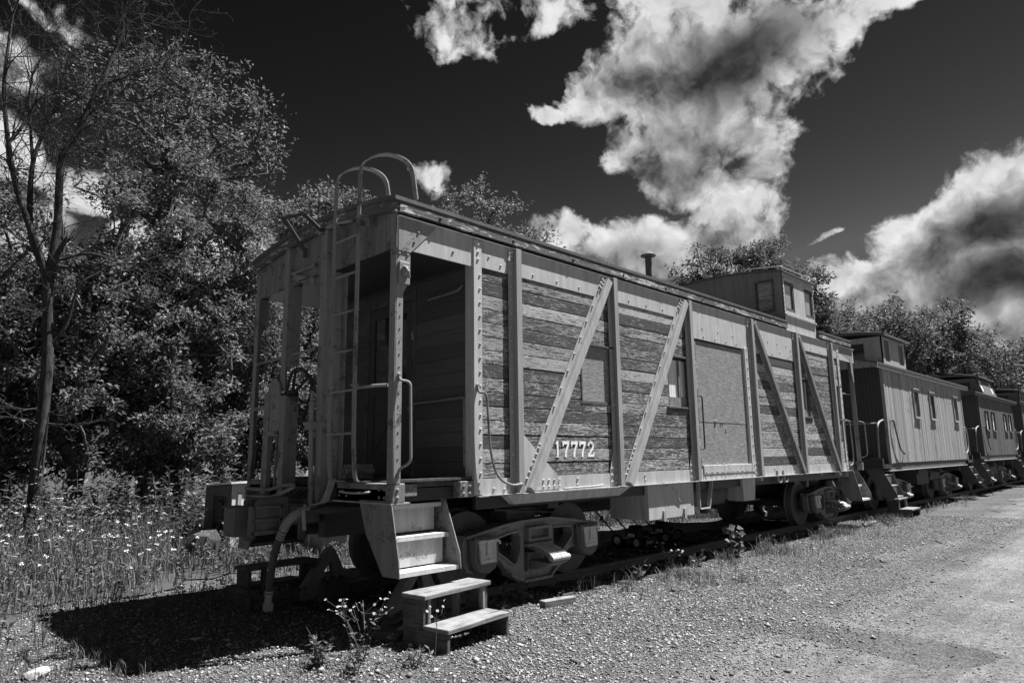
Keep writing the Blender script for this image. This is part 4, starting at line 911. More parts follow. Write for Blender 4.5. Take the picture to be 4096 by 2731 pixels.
sbx = MB(); sbx.add([(6.78,.0,.985),(7.24,.0,.985),(7.22,.02,.63),(6.82,.02,.63),(6.78,.35,.985),(7.24,.35,.985),(7.22,.30,.63),(6.82,.30,.63)], [(0,1,2,3),(7,6,5,4),(3,2,6,7),(0,4,5,1),(0,3,7,4),(1,5,6,2)]); part(sbx, 'battery_box', 'box_steel', bevel=.006)
vl = MB(); vl.box(6.3, 6.75, .35, .75, .62, .90); vl.tube([(6.4,.5,.62),(6.4,.5,.45)], .07, 10); vl.tube([(6.62,.3,.9),(6.62,.3,.6)], .05, 10); part(vl, 'brake_valve', 'dark_steel', bevel=.01)
hk = MB()
for x in (8.05, 8.30): hk.tube(smooth_path([(x,-.02,1.08),(x,-.03,.98),(x+.02,-.03,.90),(x+.10,-.03,.88),(x+.15,-.03,.94)]), .018, 8)
hk.box(7.35,7.42,-.05,.05,.93,.99); hk.box(10.0,10.06,-.05,.03,.95,.99); hk.box(10.95,11.07,-.05,.03,.92,.99); part(hk, 'chain_hook', 'bright_steel', smooth=40)
# steps of the near end (both sides) and far end
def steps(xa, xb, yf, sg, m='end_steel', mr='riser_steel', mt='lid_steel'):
    Y = lambda y: yf + sg * y
    s = MB()
    for x in (xa, xb):
        zt = 1.0 if x == xa else 1.145
        ft = .01 if x == xa else .17
        s.plate([(Y(ft), zt), (Y(-.115), .50), (Y(-.13), .355), (Y(.12), .35), (Y(.40), .70), (Y(.52), zt)], lambda u, v, x=x: (x - .005, u, v), lambda u, v, x=x: (x + .005, u, v))
    so = part(s, 'step_stringer', m)
    for i, (z, y0) in enumerate(((.955, .16), (.68, .04), (.395, -.105))):
        t = MB(); t.box(xa + .006, xb - .006, min(Y(y0), Y(y0 + .25)), max(Y(y0), Y(y0 + .25)), z - .012, z); t.box(xa + .006, xb - .006, min(Y(y0), Y(y0 + .006)), max(Y(y0), Y(y0 + .006)), z - .04, z - .0125)
        t.build('step_tread', mt, so)
    for z0, z1, y in ((.70, .92, .20), (.41, .645, .07)):
        MB().box(xa + .006, xb - .06, min(Y(y), Y(y + .006)), max(Y(y), Y(y + .006)), z0, z1).build('step_riser', mr, so)
    RV = MB()
    for v in (.42, .55, .66, .8, .92): RV.dome((xa - .005, Y(-.05 + (v - .4) * .2), v), (-1, 0, 0), .013)
    RV.build('rivet', m, so, kind='stuff')
steps(-.0, .70, 0, 1); steps(-.0, .70, W, -1, 'end_steel', 'black_paint_and_shade', 'dark_steel')  # second flight: shade on risers and treads put into darker colours
steps(11.95, 12.55, 0, 1)
# far end platform
fe = MB(); fe.box(12.5, 12.62, .0, W, .985, 1.15); fe.box(12.52, 12.53, .0, .09, 1.15, 3.66); fe.xz([(12.40,3.15),(12.45,3.05),(12.47,2.92),(12.53,2.92),(12.53,3.66),(11.75,3.66),(11.75,3.52),(12.15,3.45),(12.38,3.38)], -.006, .004); fe.box(12.52, 12.53, W - .09, W, 1.15, 3.66); part(fe, 'far_porch_post', 'post_steel')
fg = MB(); fg.tube(fillet([(11.60,-.02,2.06),(11.75,-.08,2.04),(11.80,-.08,1.35),(11.72,-.08,1.12),(11.58,-.06,1.10)], .12), .013, 8); fg.tube(fillet([(12.55,-.01,2.05),(12.70,-.08,2.03),(12.72,-.08,1.30),(12.56,-.01,1.26)], .08), .013, 8); fg.tube([(11.65,.1,2.65),(12.5,.1,2.65)], .012, 6); fg.tube([(11.65,.1,2.05),(12.5,.1,2.05)], .012, 6); part(fg, 'far_grab_iron', 'post_steel', smooth=40)
few = MB(); few.box(11.60, 11.66, .07, W - .07, 1.0, 3.68); part(few, 'end_wall', 'end_planks')
# cupola
cu = MB(); ctop = lambda y: 4.85 + .13 * (1 - abs((y - W/2) / 1.45) ** 2)
cu.yz([(.02,3.70),(W-.02,3.70)] + [(y, ctop(y) - .03) for y in [W-.02 - k*(W-.04)/10 for k in range(11)]], 8.99, 9.0, [[(.20,4.10),(.52,4.10),(.52,4.68),(.20,4.68)]])
cu.yz([(.02,3.70),(W-.02,3.70)] + [(y, ctop(y) - .03) for y in [W-.02 - k*(W-.04)/10 for k in range(11)]], 10.50, 10.51)
cu.plate([(9.0,3.68),(10.5,3.68),(10.5,4.83),(9.0,4.83)], lambda u,v:(u,.0,v), lambda u,v:(u,.012,v), [[(9.06,4.07),(9.50,4.07),(9.50,4.66),(9.06,4.66)],[(10.03,4.07),(10.46,4.07),(10.46,4.66),(10.03,4.66)]])
cu.box(9.0, 10.5, W-.012, W, 3.68, 4.83)
cuo = part(cu, 'cupola', 'cupola_steel')
lw = MB(); lw.plate([(9.004,3.675),(10.495,3.675),(10.495,4.825),(9.004,4.825)], lambda u,v:(u,-.004,v), lambda u,v:(u,-.001,v), [[(9.06,4.07),(9.50,4.07),(9.50,4.66),(9.06,4.66)],[(10.03,4.07),(10.46,4.07),(10.46,4.66),(10.03,4.66)]]); lw.box(9.0,10.5,-.035,-.0045,3.965,4.0); lw.box(9.05,10.48,-.02,-.0045,4.70,4.74); lw.build('cupola_side_panel', 'side_steel', cuo)
cr = MB(); cr.yz([(y, ctop(y)) for y in [-.05 + k*(W+.1)/12 for k in range(13)]] + [(y, ctop(y) - .03) for y in [W+.05 - k*(W+.1)/12 for k in range(13)]], 8.93, 10.57); cr.build('cupola_roof', 'roof_edge', cuo)
rr = MB(); rr.tube(fillet([(8.98,.75,4.97),(8.98,.70,5.0),(8.98,.02,4.93),(10.5,-.02,4.93),(10.5,-.02,4.88)], .05), .012, 8); rr.build('cupola_rail', 'bright_steel', cuo)
for x0, x1 in ((9.06, 9.50), (10.03, 10.46)):
    f = MB(); f.plate([(x0,4.07),(x1,4.07),(x1,4.66),(x0,4.66)], lambda u,v:(u,.004,v), lambda u,v:(u,.05,v), [[(x0+.045,4.13),(x1-.045,4.13),(x1-.045,4.61),(x0+.045,4.61)]]); f.build('cupola_window_frame', 'dark_wood_z', cuo)
    MB().box(x0+.04, x1-.04, .03, .034, 4.12, 4.62).build('pane', 'bright_glass', cuo)
MB().box(9.0, 9.02, .22, .50, 4.11, 4.67).build('plywood_panel', 'ply_wood', cuo)
f = MB(); f.yz([(.165,4.07),(.545,4.07),(.545,4.71),(.165,4.71)], 8.975, 8.99, [[(.21,4.11),(.51,4.11),(.51,4.67),(.21,4.67)]]); f.build('cupola_window_frame', 'dark_wood_z', cuo)
RV = MB()
for y in [.1 + k * .11 for k in range(26)]: RV.dome((8.99, y, ctop(y) - .12), (-1,0,0), .011); RV.dome((8.99, y, 4.10 + (.3 if y > .6 else 0) * 0 + .42), (-1,0,0), .009) if y > .6 else None
for k in range(14): RV.dome((9.05 + .106 * k, -.02, 4.72), (0,-1,0), .010); RV.dome((9.04 + .106 * k, -.035, 3.98), (0,-1,0), .012)
for k in range(8): RV.dome((9.02, -.004, 4.05 + .09 * k), (0,-1,0), .010); RV.dome((10.48, -.004, 4.05 + .09 * k), (0,-1,0), .010)
RV.build('rivet', 'cupola_steel', cuo, kind='stuff')
for _x in (9.0, 10.5): pass
TR = make_truck(cab, 2.315, True); make_truck(cab, 11.46, True)

# ================================================================== the other cabooses of the row
def vboards(x0, x1, z0, z1, holes, pitch=.083, y=0.0):
    m = MB(); x = x0
    while x < x1 - .01:
        xe = min(x + pitch, x1); dy = random.uniform(-.003, .003)
        for a, b, c, d in rects_minus(x + .002, xe - .002, z0, z1, holes): m.box(a, b, y + dy, y + .025, c, d)
        x = xe
    return m
def caboose(name, label, x0, x1, zb, ze, rend, wins, cup, siding_m, wall_m, glass_m, slant=0.0, steps_near=True, sides=True):
    root = empty(name, ((x0 + x1) / 2, W/2, GZ), label, 'caboose', 'cabooses parked in a row')
    P = lambda mb, nm, m, par=root, **k: mb.build(nm, m, par, **k)
    holes = [(a, b, c, d) for a, b, c, d in wins]
    P(vboards(x0, x1, zb, ze, holes), 'siding_boards', siding_m, kind='stuff')
    w = MB(); w.box(x0 + .01, x0 + .05, .03, W - .03, zb, ze + .1); w.box(x1 - .05, x1 - .01, .03, W - .03, zb, ze + .1); w.box(x0, x1, W - .03, W, zb, ze)
    w.plate([(x0+.05,zb),(x1-.05,zb),(x1-.05,ze),(x0+.05,ze)], lambda u,v:(u,.03,v), lambda u,v:(u,.06,v), [[(a,c),(b,c),(b,d),(a,d)] for a,b,c,d in holes])
    wl = P(w, 'wall', wall_m)
    eb = MB(); y = .06
    while y < W - .1:
        eb.box(x0 - .012, x0 + .01, y + .003, y + .083, zb, ze + .08); y += .086
    P(eb, 'end_boards', wall_m, kind='stuff')
    cp = MB(); cp.box(x0 - .02, x0 + .06, -.012, .06, zb - .02, ze); cp.box(x1 - .06, x1 + .02, -.012, .06, zb - .02, ze); P(cp, 'corner_board', siding_m)
    zr = lambda y: ze + .12 + .22 * (1 - abs((y - W/2) / 1.58) ** 2.2)
    ys = [-.10 + k * (W + .2) / 14 for k in range(15)]
    rf = MB(); rf.yz([(y, zr(y)) for y in ys] + [(y, zr(y) - .045) for y in ys[::-1]], rend[0], rend[1]); P(rf, 'roof', 'roof_edge')
    fa = MB(); fa.box(rend[0] + .01, rend[1] - .01, -.085, -.02, ze - .005, ze + .075); fa.box(x0, x1, -.02, .02, ze, ze + .1)
    for xx in (rend[0] + .02, rend[1] - .02): fa.yz([(y, zr(y) - .046) for y in ys] + [(y, ze + .0) for y in (ys[-1], ys[0])], xx - .012, xx + .012)
    P(fa, 'eave_board', siding_m)
    for a, b, c, d in wins:
        f = MB(); f.plate([(a-.05,c-.03),(b+.05,c-.03),(b+.05,d+.07),(a-.05,d+.07)], lambda u,v:(u,-.03,v), lambda u,v:(u,.05,v), [[(a,c),(b,c),(b,d),(a,d)]])
        f.box(a-.08, b+.08, -.055, -.03, c-.06, c-.03); f.box(a-.06, b+.06, -.05, -.03, d+.07, d+.10)
        fo = P(f, 'window_frame', siding_m); MB().box(a, b, .02, .026, c, d).build('pane', glass_m, fo)
    sl = MB(); sl.box(x0 - .1, x1 - .3, .02, .12, zb - .17, zb - .003); P(sl, 'side_sill', wall_m); P(MB().box(x0 - .3, x1 - .3, -.03, .12, zb - .19, zb - .172), 'sill_strip', 'bright_steel')
    # cupola
    ca, cb, cy, ct = cup
    c = MB(); sy = lambda v: cy + slant * (v - (ze + .1))
    pts = [(sy(ze), ze), (sy(ct), ct), (W - sy(ct), ct), (W - sy(ze), ze)]
    wa, wb_ = ca + .35, cb - .35
    for xx in (ca, cb): c.yz(pts, xx - .02, xx + .02, [[(cy + .45, ze + .45), (cy + 1.0, ze + .45), (cy + 1.0, ct - .15), (cy + .45, ct - .15)]] if xx == ca else [])
    zc, zd = ze + .38, ct - .08
    hl = [[(ca+.2,zc),(ca+.62,zc),(ca+.62,zd),(ca+.2,zd)],[(cb-.62,zc),(cb-.2,zc),(cb-.2,zd),(cb-.62,zd)]]
    for q in (0, 1):
        c.plate([(ca-.02,ze),(cb+.02,ze),(cb+.02,ct),(ca-.02,ct)], lambda u,v: (u, sy(v) if not q else W - sy(v), v), lambda u,v: (u, (sy(v) + .03) if not q else W - sy(v) - .03, v), hl)
    co = P(c, 'cupola', siding_m)
    zq = lambda y: ct + .04 + .14 * (1 - abs((y - W/2) / 1.4) ** 2)
    yq = [sy(ct) - .12 + k * (W - 2 * sy(ct) + .24) / 10 for k in range(11)]
    r = MB(); r.yz([(y, zq(y)) for y in yq] + [(y, zq(y) - .06) for y in yq[::-1]], ca - .14, cb + .14); r.build('cupola_roof', 'roof_edge' if slant == 0 else siding_m, co)
    g = MB()
    for h in hl:
        (a, z0), (b, _), (_, z1), _ = h; g.add([(a, sy(z0)+.02, z0), (b, sy(z0)+.02, z0), (b, sy(z1)+.02, z1), (a, sy(z1)+.02, z1)], [(0,1,2,3)])
    for k in range(2): pn = MB(); pn.add(g.v[k*4:k*4+4], [(0,1,2,3)]); pn.build('pane', glass_m, co)
    MB().box(ca + .0, ca + .01, cy + .45, cy + 1.0, ze + .45, ct - .15).build('pane', 'glass', co)
    rl = MB(); rl.tube(fillet([(ca, cy + .9, zq(cy + .9) + .0), (ca, cy + .9, zq(cy+.9) + .06), (ca, sy(ct), ct + .10), (cb, sy(ct), ct + .10), (cb, sy(ct), ct + .03)], .04), .012, 6); rl.build('cupola_rail', 'dark_steel', co)
    # platforms with railing
    for xs, sgn in ((x0, -1), (x1, 1)):
        xe = rend[0] + .05 if sgn < 0 else rend[1] - .05
        d = MB(); d.box(min(xs, xe), max(xs, xe), .0, W, zb - .12, zb - .03); d.box(xe - .05, xe + .05, .0, W, zb - .12, zb + .12); P(d, 'platform', 'black_paint_and_shade')
        h = MB(); h.tube(fillet([(xe + .02, .08, zb + .1), (xe + .02, .06, zb + .95), (xs + sgn * .1 - sgn * 0, .06, zb + 1.05)] if sgn < 0 else [(xe - .02, .06, zb + .1), (xe - .02, .06, zb + 1.02), (xs + .05, .06, zb + 1.05)], .35, 6), .022, 8)
        h.tube([(xe, .5, zb), (xe, .5, zb + 1.0)], .015, 6); h.tube([(xe, .06, zb + .95), (xe, W - .06, zb + .95)], .018, 6)
        P(h, 'platform_railing', 'post_steel', smooth=40)
        st = MB()
        xa, xb = (min(xs, xe) + .04, max(xs, xe) - .04)
        for xx in (xa, xb): st.plate([(.10, zb - .05), (-.22, zb - .72), (-.22, zb - .80), (.06, zb - .80), (.45, zb - .10)], lambda u, v, xx=xx: (xx - .006, u, v), lambda u, v, xx=xx: (xx + .006, u, v))
        so = P(st, 'step_stringer', wall_m if slant == 0 else 'dark_paint_and_shade')
        for k in range(3):
            MB().box(xa + .007, xb - .007, -.20 + .1 * k, .05 + .1 * k, zb - .78 + .25 * k, zb - .755 + .25 * k).build('step_tread', 'bright_steel', so)
        ks = MB(); [ks.box(xa + .007, xb - .007, -.07 + .1*k, -.05 + .1*k, zb - .74 + .25*k, zb - .56 + .25*k) for k in range(2)]; ks.build('step_riser', 'box_steel' if slant == 0 else 'dark_steel', so)
    gi = MB(); gi.tube(smooth_path([(x0+.25,-.012,zb+1.02),(x0+.3,-.06,zb+1.02),(x0+.38,-.07,zb+.75),(x0+.6,-.07,zb+.35),(x0+.95,-.06,zb+.22),(x0+1.05,-.012,zb+.22)]), .018, 8); P(gi, 'curved_grab_iron', 'dark_steel', smooth=40)
    gi = MB(); gi.tube(smooth_path([(x1-.15,-.012,zb+1.02),(x1-.1,-.06,zb+1.0),(x1-.05,-.07,zb+.6),(x1-.2,-.07,zb+.28),(x1-.45,-.06,zb+.2),(x1-.5,-.012,zb+.2)]), .015, 8); P(gi, 'curved_grab_iron', 'bright_steel', smooth=40)
    uf = MB(); uf.box(rend[0] + .1, rend[1] - .1, 1.15, 1.8, .58, zb - .1); uf.box(rend[0]+.1, rend[1]-.1, .12, W - .12, zb - .14, zb - .12)
    for k in range(4): uf.box(x0 + .6 + k * (x1 - x0 - 1.2) / 3 - .08, x0 + .6 + k * (x1 - x0 - 1.2) / 3 + .08, .15, W - .15, .75, zb - .12)
    uf.box((x0+x1)/2 - .9, (x0+x1)/2 + .3, .3, .9, .45, .85); uf.tube([((x0+x1)/2 + .6, .5, .7), ((x0+x1)/2 + 1.7, .5, .7)], .2, 12); uf.tube([(x0, .7, .6), (x1, .7, .55)], .02, 6); P(uf, 'underframe', 'dark_steel')
    cpq = MB(); cpq.box(rend[0] - .55, rend[0] + .3, 1.33, 1.62, .66, .94); cpq.box(rend[1] - .3, rend[1] + .5, 1.33, 1.62, .66, .94); P(cpq, 'coupler', 'coupler_steel', bevel=.03)
    make_truck(root, x0 + 1.45); make_truck(root, x1 - 1.35)
    return root
caboose('wooden_caboose', 'weathered vertical-board caboose with three narrow framed windows, second in the row', 14.68, 22.98, 1.10, 3.40, (14.0, 23.75),
        [(17.2,17.66,2.31,2.98), (18.87,19.33,2.31,2.98), (21.75,22.23,2.33,3.0)], (16.0, 18.1, .30, 4.43), 'vertical_siding', 'end_planks', 'dark_paint_and_shade')
caboose('dark_caboose', 'dark painted caboose with slanted cupola sides and two pairs of bright windows', 25.75, 32.6, 1.19, 3.33, (24.95, 33.4),
        [(26.68,27.2,2.13,2.75), (27.85,28.4,2.13,2.75), (30.35,30.9,2.14,2.77), (31.45,32.0,2.15,2.77)], (28.5, 31.3, .22, 4.22), 'dark_siding', 'dark_paint_and_shade', 'white_pane', slant=.28)  # panes are plain white
caboose('far_caboose', 'farthest caboose at the right edge, nearly black, mostly hidden behind the dark one', 35.2, 42.5, 1.19, 3.45, (34.4, 43.3),
        [(36.6,37.2,2.2,2.8), (40.4,41.0,2.2,2.8)], (37.8, 40.2, .35, 4.2), 'dark_siding', 'dark_paint_and_shade', 'glass')

# ================================================================== small things
def wooden_step(loc, rot, label, mats, copy_from=None):
    if copy_from: 
        o = copy_from.copy(); COL.objects.link(o); o.location = loc; o.rotation_euler = (0, 0, rot); o['label'] = label
        for c in copy_from.children:
            k = c.copy(); COL.objects.link(k); k.parent = o
            k.active_material  # shares the wood of its source
        return o
    o = empty('wooden_step', (0, 0, 0), label, 'step', 'loose wooden boarding steps')
    wx, wz, wy = mats
    def bd(x0, x1, y0, y1, z0, z1, nm, m): MB().box(x0, x1, y0, y1, z0, z1).build(nm, m, o, origin=((x0+x1)/2,(y0+y1)/2,(z0+z1)/2), bevel=.005)
    bd(0, .81, 0, .285, .162, .20, 'tread', wx); bd(-.01, .86, .262, .545, .400, .438, 'tread', wx)
    for x in (.0, .77): bd(x, x + .04, .012, .53, -.02, .1615, 'side_board', wy)
    for x in (.0, .80): bd(x, x + .04, .29, .54, .1625, .399, 'side_board', wy)
    for x in (.045, .755): bd(x, x + .038, .275, .33, .202, .399, 'post', wz)
    bd(.62, .66, .47, .54, -.02, .399, 'post', wz); bd(.045, .755, .505, .54, .0, .14, 'back_board', wx)
    o.location = loc; o.rotation_euler = (0, 0, rot)
    return o
s1 = wooden_step((.115, -.64, GZ), R(6.5), 'grey weathered two-tread wooden step in front of the iron steps of the nearest caboose', ('step_wood_x', 'step_wood_z', 'dark_wood_y'))
s2 = wooden_step((14.98, -.26, GZ), R(2), 'small wooden step on the gravel beside the second caboose', None, s1)
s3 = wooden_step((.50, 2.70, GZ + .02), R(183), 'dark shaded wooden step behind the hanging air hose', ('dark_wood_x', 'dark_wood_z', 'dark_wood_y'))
def wheel_stop(y, x, label, lettering):
    o = empty('wheel_stop', (x + .3, y, -.07), label, 'wheel stop', 'cast wheel stops clamped to the rails')
    m = MB(); P = [(x,-.13),(x+.02,-.06),(x+.33,.33),(x+.38,.37),(x+.43,.34),(x+.60,.02),(x+.62,-.12),(x+.60,-.17),(x+.02,-.17)]
    H = [(x+.22,.02),(x+.40,.02),(x+.43,.06),(x+.385,.22)]
    m.xz(P, y - .055, y + .04, [H]); f = m.build('frame', 'truck_steel', o, bevel=.012)
    c = MB(); c.add([(x+.20,y-.12,-.19),(x+.60,y-.12,-.17),(x+.60,y-.10,-.03),(x+.24,y-.10,-.05),(x+.20,y-.056,-.19),(x+.60,y-.056,-.17),(x+.60,y-.056,.03),(x+.24,y-.056,.0)], [(0,1,2,3),(3,2,6,7),(0,3,7,4),(1,5,6,2),(4,7,6,5)])
    for k in range(4): c.tube([(x+.27+.10*k,y-.125,-.18),(x+.28+.10*k,y-.11,-.04),(x+.285+.1*k,y-.06,.0)], .013, 6)
    co = c.build('clamp', 'coupler_steel', o, bevel=.008)
    for k in range(3): MB().dome((x+.29+.11*k, y-.06, .02), (0,-1,0), .035, .04, 8).build('bolt', 'dark_steel', co)
    if lettering:
        t = MB(); text_faces(t, 'Q&C CAR STOP', .055, (x + .06, y - .058, -.06), (.33, 0, .39), (-.39, 0, .33), .004); t.build('cast_lettering', 'truck_steel', o)
wheel_stop(2.19, .30, 'dark cast-iron wheel stop with a triangular hole on the far rail', False)
wheel_stop(.72, .46, 'lettered cast-iron wheel stop on the near rail under the iron steps', True)
# lawn mowers
def mower(loc, rot, label, name_on):
    o = empty('lawn_mower', (0, 0, 0), label, 'lawn mower', 'two push mowers parked between the rails')
    d = MB(); d.lathe([(.0,.15),(.17,.15),(.23,.13),(.25,.06),(.24,.055)], (0,0,0), (0,0,1), 20); d.box(-.24,.24,-.25,-.02,.06,.135); d.add([(-.24,-.25,.135),(.24,-.25,.135),(.24,.2,.15),(-.24,.2,.15),(-.24,-.25,.06),(.24,-.25,.06),(.24,.2,.06),(-.24,.2,.06)], [(0,1,2,3),(0,4,5,1),(1,5,6,2),(2,6,7,3),(3,7,4,0)]); d.box(-.2,.2,-.275,-.24,.05,.145)
    do = d.build('deck', 'black_paint_and_shade', o, origin=(0,0,0), bevel=.01)
    if name_on:
        t = MB(); text_faces(t, 'Bolens', .075, (-.135, -.2762, .075), (1,0,0), (0,0,1), .001); t.build('lettering', 'letters', do, origin=(0,0,0))
    e = MB(); e.lathe([(.0,.36),(.10,.355),(.13,.33),(.135,.27),(.11,.26),(.11,.15)], (0,0.02,0), (0,0,1), 18); e.box(-.19,-.07,-.12,.12,.19,.30); e.box(.06,.18,-.10,.12,.17,.27); e.tube([(.1,-.12,.22),(.18,-.12,.22)], .035, 8)
    e.build('engine', 'rubber', o, origin=(0,0,0), bevel=.006, smooth=35)
    MB().box(-.215,-.191,-.08,.06,.17,.235).build('fuel_tank', 'wheel_grey', o, origin=(0,0,0), bevel=.01)
    for sx in (-1, 1):
        for y, r in ((-.17, .10), (.22, .11)):
            w = MB(); w.lathe([(r*.62,-.022),(r*.95,-.022),(r,-.012),(r,.012),(r*.95,.022),(r*.62,.022)], (sx*.285,y,r), (1,0,0), 24, True); wo_ = w.build('wheel', 'rubber', o, origin=(0,0,0), smooth=35)
            h = MB(); h.lathe([(.0,.020),(r*.2,.022),(r*.22,.012),(r*.62,.010),(r*.62,-.010),(.0,-.012)], (sx*.285,y,r), (sx,0,0), 20); h.build('hub', 'wheel_grey', wo_, origin=(0,0,0), smooth=35)
    h = MB()
    h.tube(fillet([(-.22,.24,.14),(-.20,.60,.46),(-.20,.98,.80),(.20,.98,.80),(.20,.60,.46),(.22,.24,.14)], .08), .013, 8); h.tube(smooth_path([(-.1,.0,.3),(-.15,.4,.33),(-.2,.7,.55),(-.19,.95,.79)]), .004, 5); h.box(-.225,-.195,.56,.62,.42,.5); h.box(.195,.225,.56,.62,.42,.5)
    h.build('handle', 'black_paint_and_shade', o, origin=(0,0,0), smooth=40)
    o.location = loc; o.rotation_euler = (0, 0, rot)
mower((6.52, 1.88, -.185), R(2), 'black push mower with lettered front and pale wheel hubs between the rails', True)
mower((7.42, 1.92, -.185), R(8), 'second dark push mower, behind the lettered one between the rails', False)
# loose things on the ground
bk = MB().box(-.21, .21, -.05, .05, 0, .085).build('wood_block', 'step_wood_x', None, origin=(0,0,0), bevel=.006); bk.location = (2.10, -.10, GZ - .005); bk.rotation_euler = (0, 0, R(-12)); tag(bk, 'short sawn timber offcut lying on the gravel beside the rail', 'wood block')
b2 = MB().box(-.35, .35, -.04, .04, 0, .05).build('wood_block', 'dark_wood_x', None, origin=(0,0,0), bevel=.006); b2.location = (12.9, .12, GZ); b2.rotation_euler = (0, 0, R(4)); tag(b2, 'long dark timber strip lying on the gravel by the far wooden step', 'wood block')
fw = empty('firewood_stack', (.14, 1.02, 1.17), 'small stack of split firewood ends on the platform beside the ladder', 'firewood')
for k, (dy, dz, r) in enumerate(((0,.03,.03),(.062,.03,.03),(.03,.085,.03),(-.03,.085,.028),(.0,.13,.024))):
    m = MB(); m.tube([(.10,1.0+dy-.04,1.172+dz),(.42,1.0+dy-.04,1.172+dz)], r, 6); m.build('log', 'step_wood_x', fw)
bm_ = MB()
def noisy_lump(n, rx_, ry_, rz_, seed, sub=2):
    import bmesh
    b = bmesh.new(); bmesh.ops.create_icosphere(b, subdivisions=sub, radius=1); rs = np.random.RandomState(seed)
    dirs = rs.normal(size=(7, 3)); dirs /= np.linalg.norm(dirs, axis=1)[:, None]; off = rs.uniform(.55, .9, 7)
    m = MB(); vs = []
    for v in b.verts:
        p = np.array(v.co); 
        for d, o_ in zip(dirs, off):
            t = p @ d
            if t > o_: p = p - d * (t - o_) * .9
        vs.append((p[0]*rx_, p[1]*ry_, p[2]*rz_))
    m.add(vs, [tuple(x.index for x in f.verts) for f in b.faces]); b.free(); return m
rk = noisy_lump(0, .12, .07, .05, 5).build('rock', 'pale_rock', None, origin=(0,0,0)); rk.location = (-2.31, 1.26, GZ + .03); rk.rotation_euler = (0, 0, .5); tag(rk, 'pale flat rock in the grass at the lower left', 'rock')
sc_ = empty('scrap_casting', (.28, .22, GZ), 'dark perforated scrap casting lying between the wooden step and the track', 'scrap metal')
m = MB(); m.obox((.22,.20,-.14), (.20,.10,.02), (-.05,.12,.0), (0,0,.04)); m.build('casting_body', 'dark_steel', sc_, bevel=.02)
m = MB(); m.obox((.33,.30,-.06), (.17,.05,.03), (-.03,.09,-.02), (0,0,.012))
for i in range(6):
    for j in range(3): m.dome((.22 + .045*i + -.012*j, .25 + .012*i + .035*j, -.055 + .007*i), (0,0,1), .010)
m.build('perforated_plate', 'dark_steel', sc_)
m = MB(); m.bar((.02,.05,-.16), (.36,.10,-.06), .06, .03); m.build('lever_arm', 'truck_steel', sc_, bevel=.01)
ss = MB(); ss.tube([(12.2,-.02,-.17),(13.0,.03,-.165),(13.15,.03,-.165)], .03, 8); so2 = ss.build('steel_pipe', 'bright_steel', None, smooth=40); tag(so2, 'short bright steel pipe lying along the rail under the far steps', 'pipe')
# white equipment cabinet and tarp covered pile in the weeds on the far side
cbn = empty('equipment_cabinet', (1.9, 6.5, GZ), 'low white sheet metal cabinet standing in the weeds behind the coupler', 'cabinet')
m = MB(); m.box(1.15, 2.7, 6.0, 6.02, -.2, .98); m.box(2.68, 2.7, 6.02, 7.1, -.2, .98); m.box(1.15, 2.7, 7.08, 7.1, -.2, .98); m.build('cabinet_wall', 'white_paint', cbn)
m = MB(); m.plate([(6.02,-.2),(7.08,-.2),(7.08,.92),(6.02,.98)], lambda u,v:(1.15,u,v), lambda u,v:(1.17,u,v), [[(6.2,.25),(6.75,.25),(6.75,.8),(6.2,.8)]]); m.build('cabinet_end', 'dark_paint_and_shade', cbn)  # white cabinet's end: its shade put into a dark colour
m = MB(); m.add([(1.10,5.95,1.0),(2.75,5.95,1.0),(2.75,7.15,.98),(1.10,7.15,.94),(1.10,5.95,1.03),(2.75,5.95,1.03),(2.75,7.15,1.01),(1.10,7.15,.97)], [(0,3,2,1),(4,5,6,7),(0,1,5,4),(1,2,6,5),(2,3,7,6),(3,0,4,7)]); m.build('cabinet_roof', 'white_paint', cbn)
MB().box(1.24, 1.30, 5.985, 5.999, .6, .85).build('cabinet_hinge', 'side_steel', cbn)
tp = noisy_lump(0, .55, .6, .8, 12, 3).build('covered_pile', 'tarp_cloth', None, origin=(0,0,0), smooth=40); tp.location = (2.35, 5.35, .48); tag(tp, 'pile under a sagging canvas tarp behind the brake stand', 'covered pile')
stp = noisy_lump(0, .28, .22, .38, 9, 2).build('tree_stump', 'bark', None, origin=(0,0,0)); stp.location = (.72, 6.0, .05); stp.rotation_euler = (.2, .3, 0); tag(stp, 'broken grey tree stump in the weeds left of the white cabinet', 'stump')

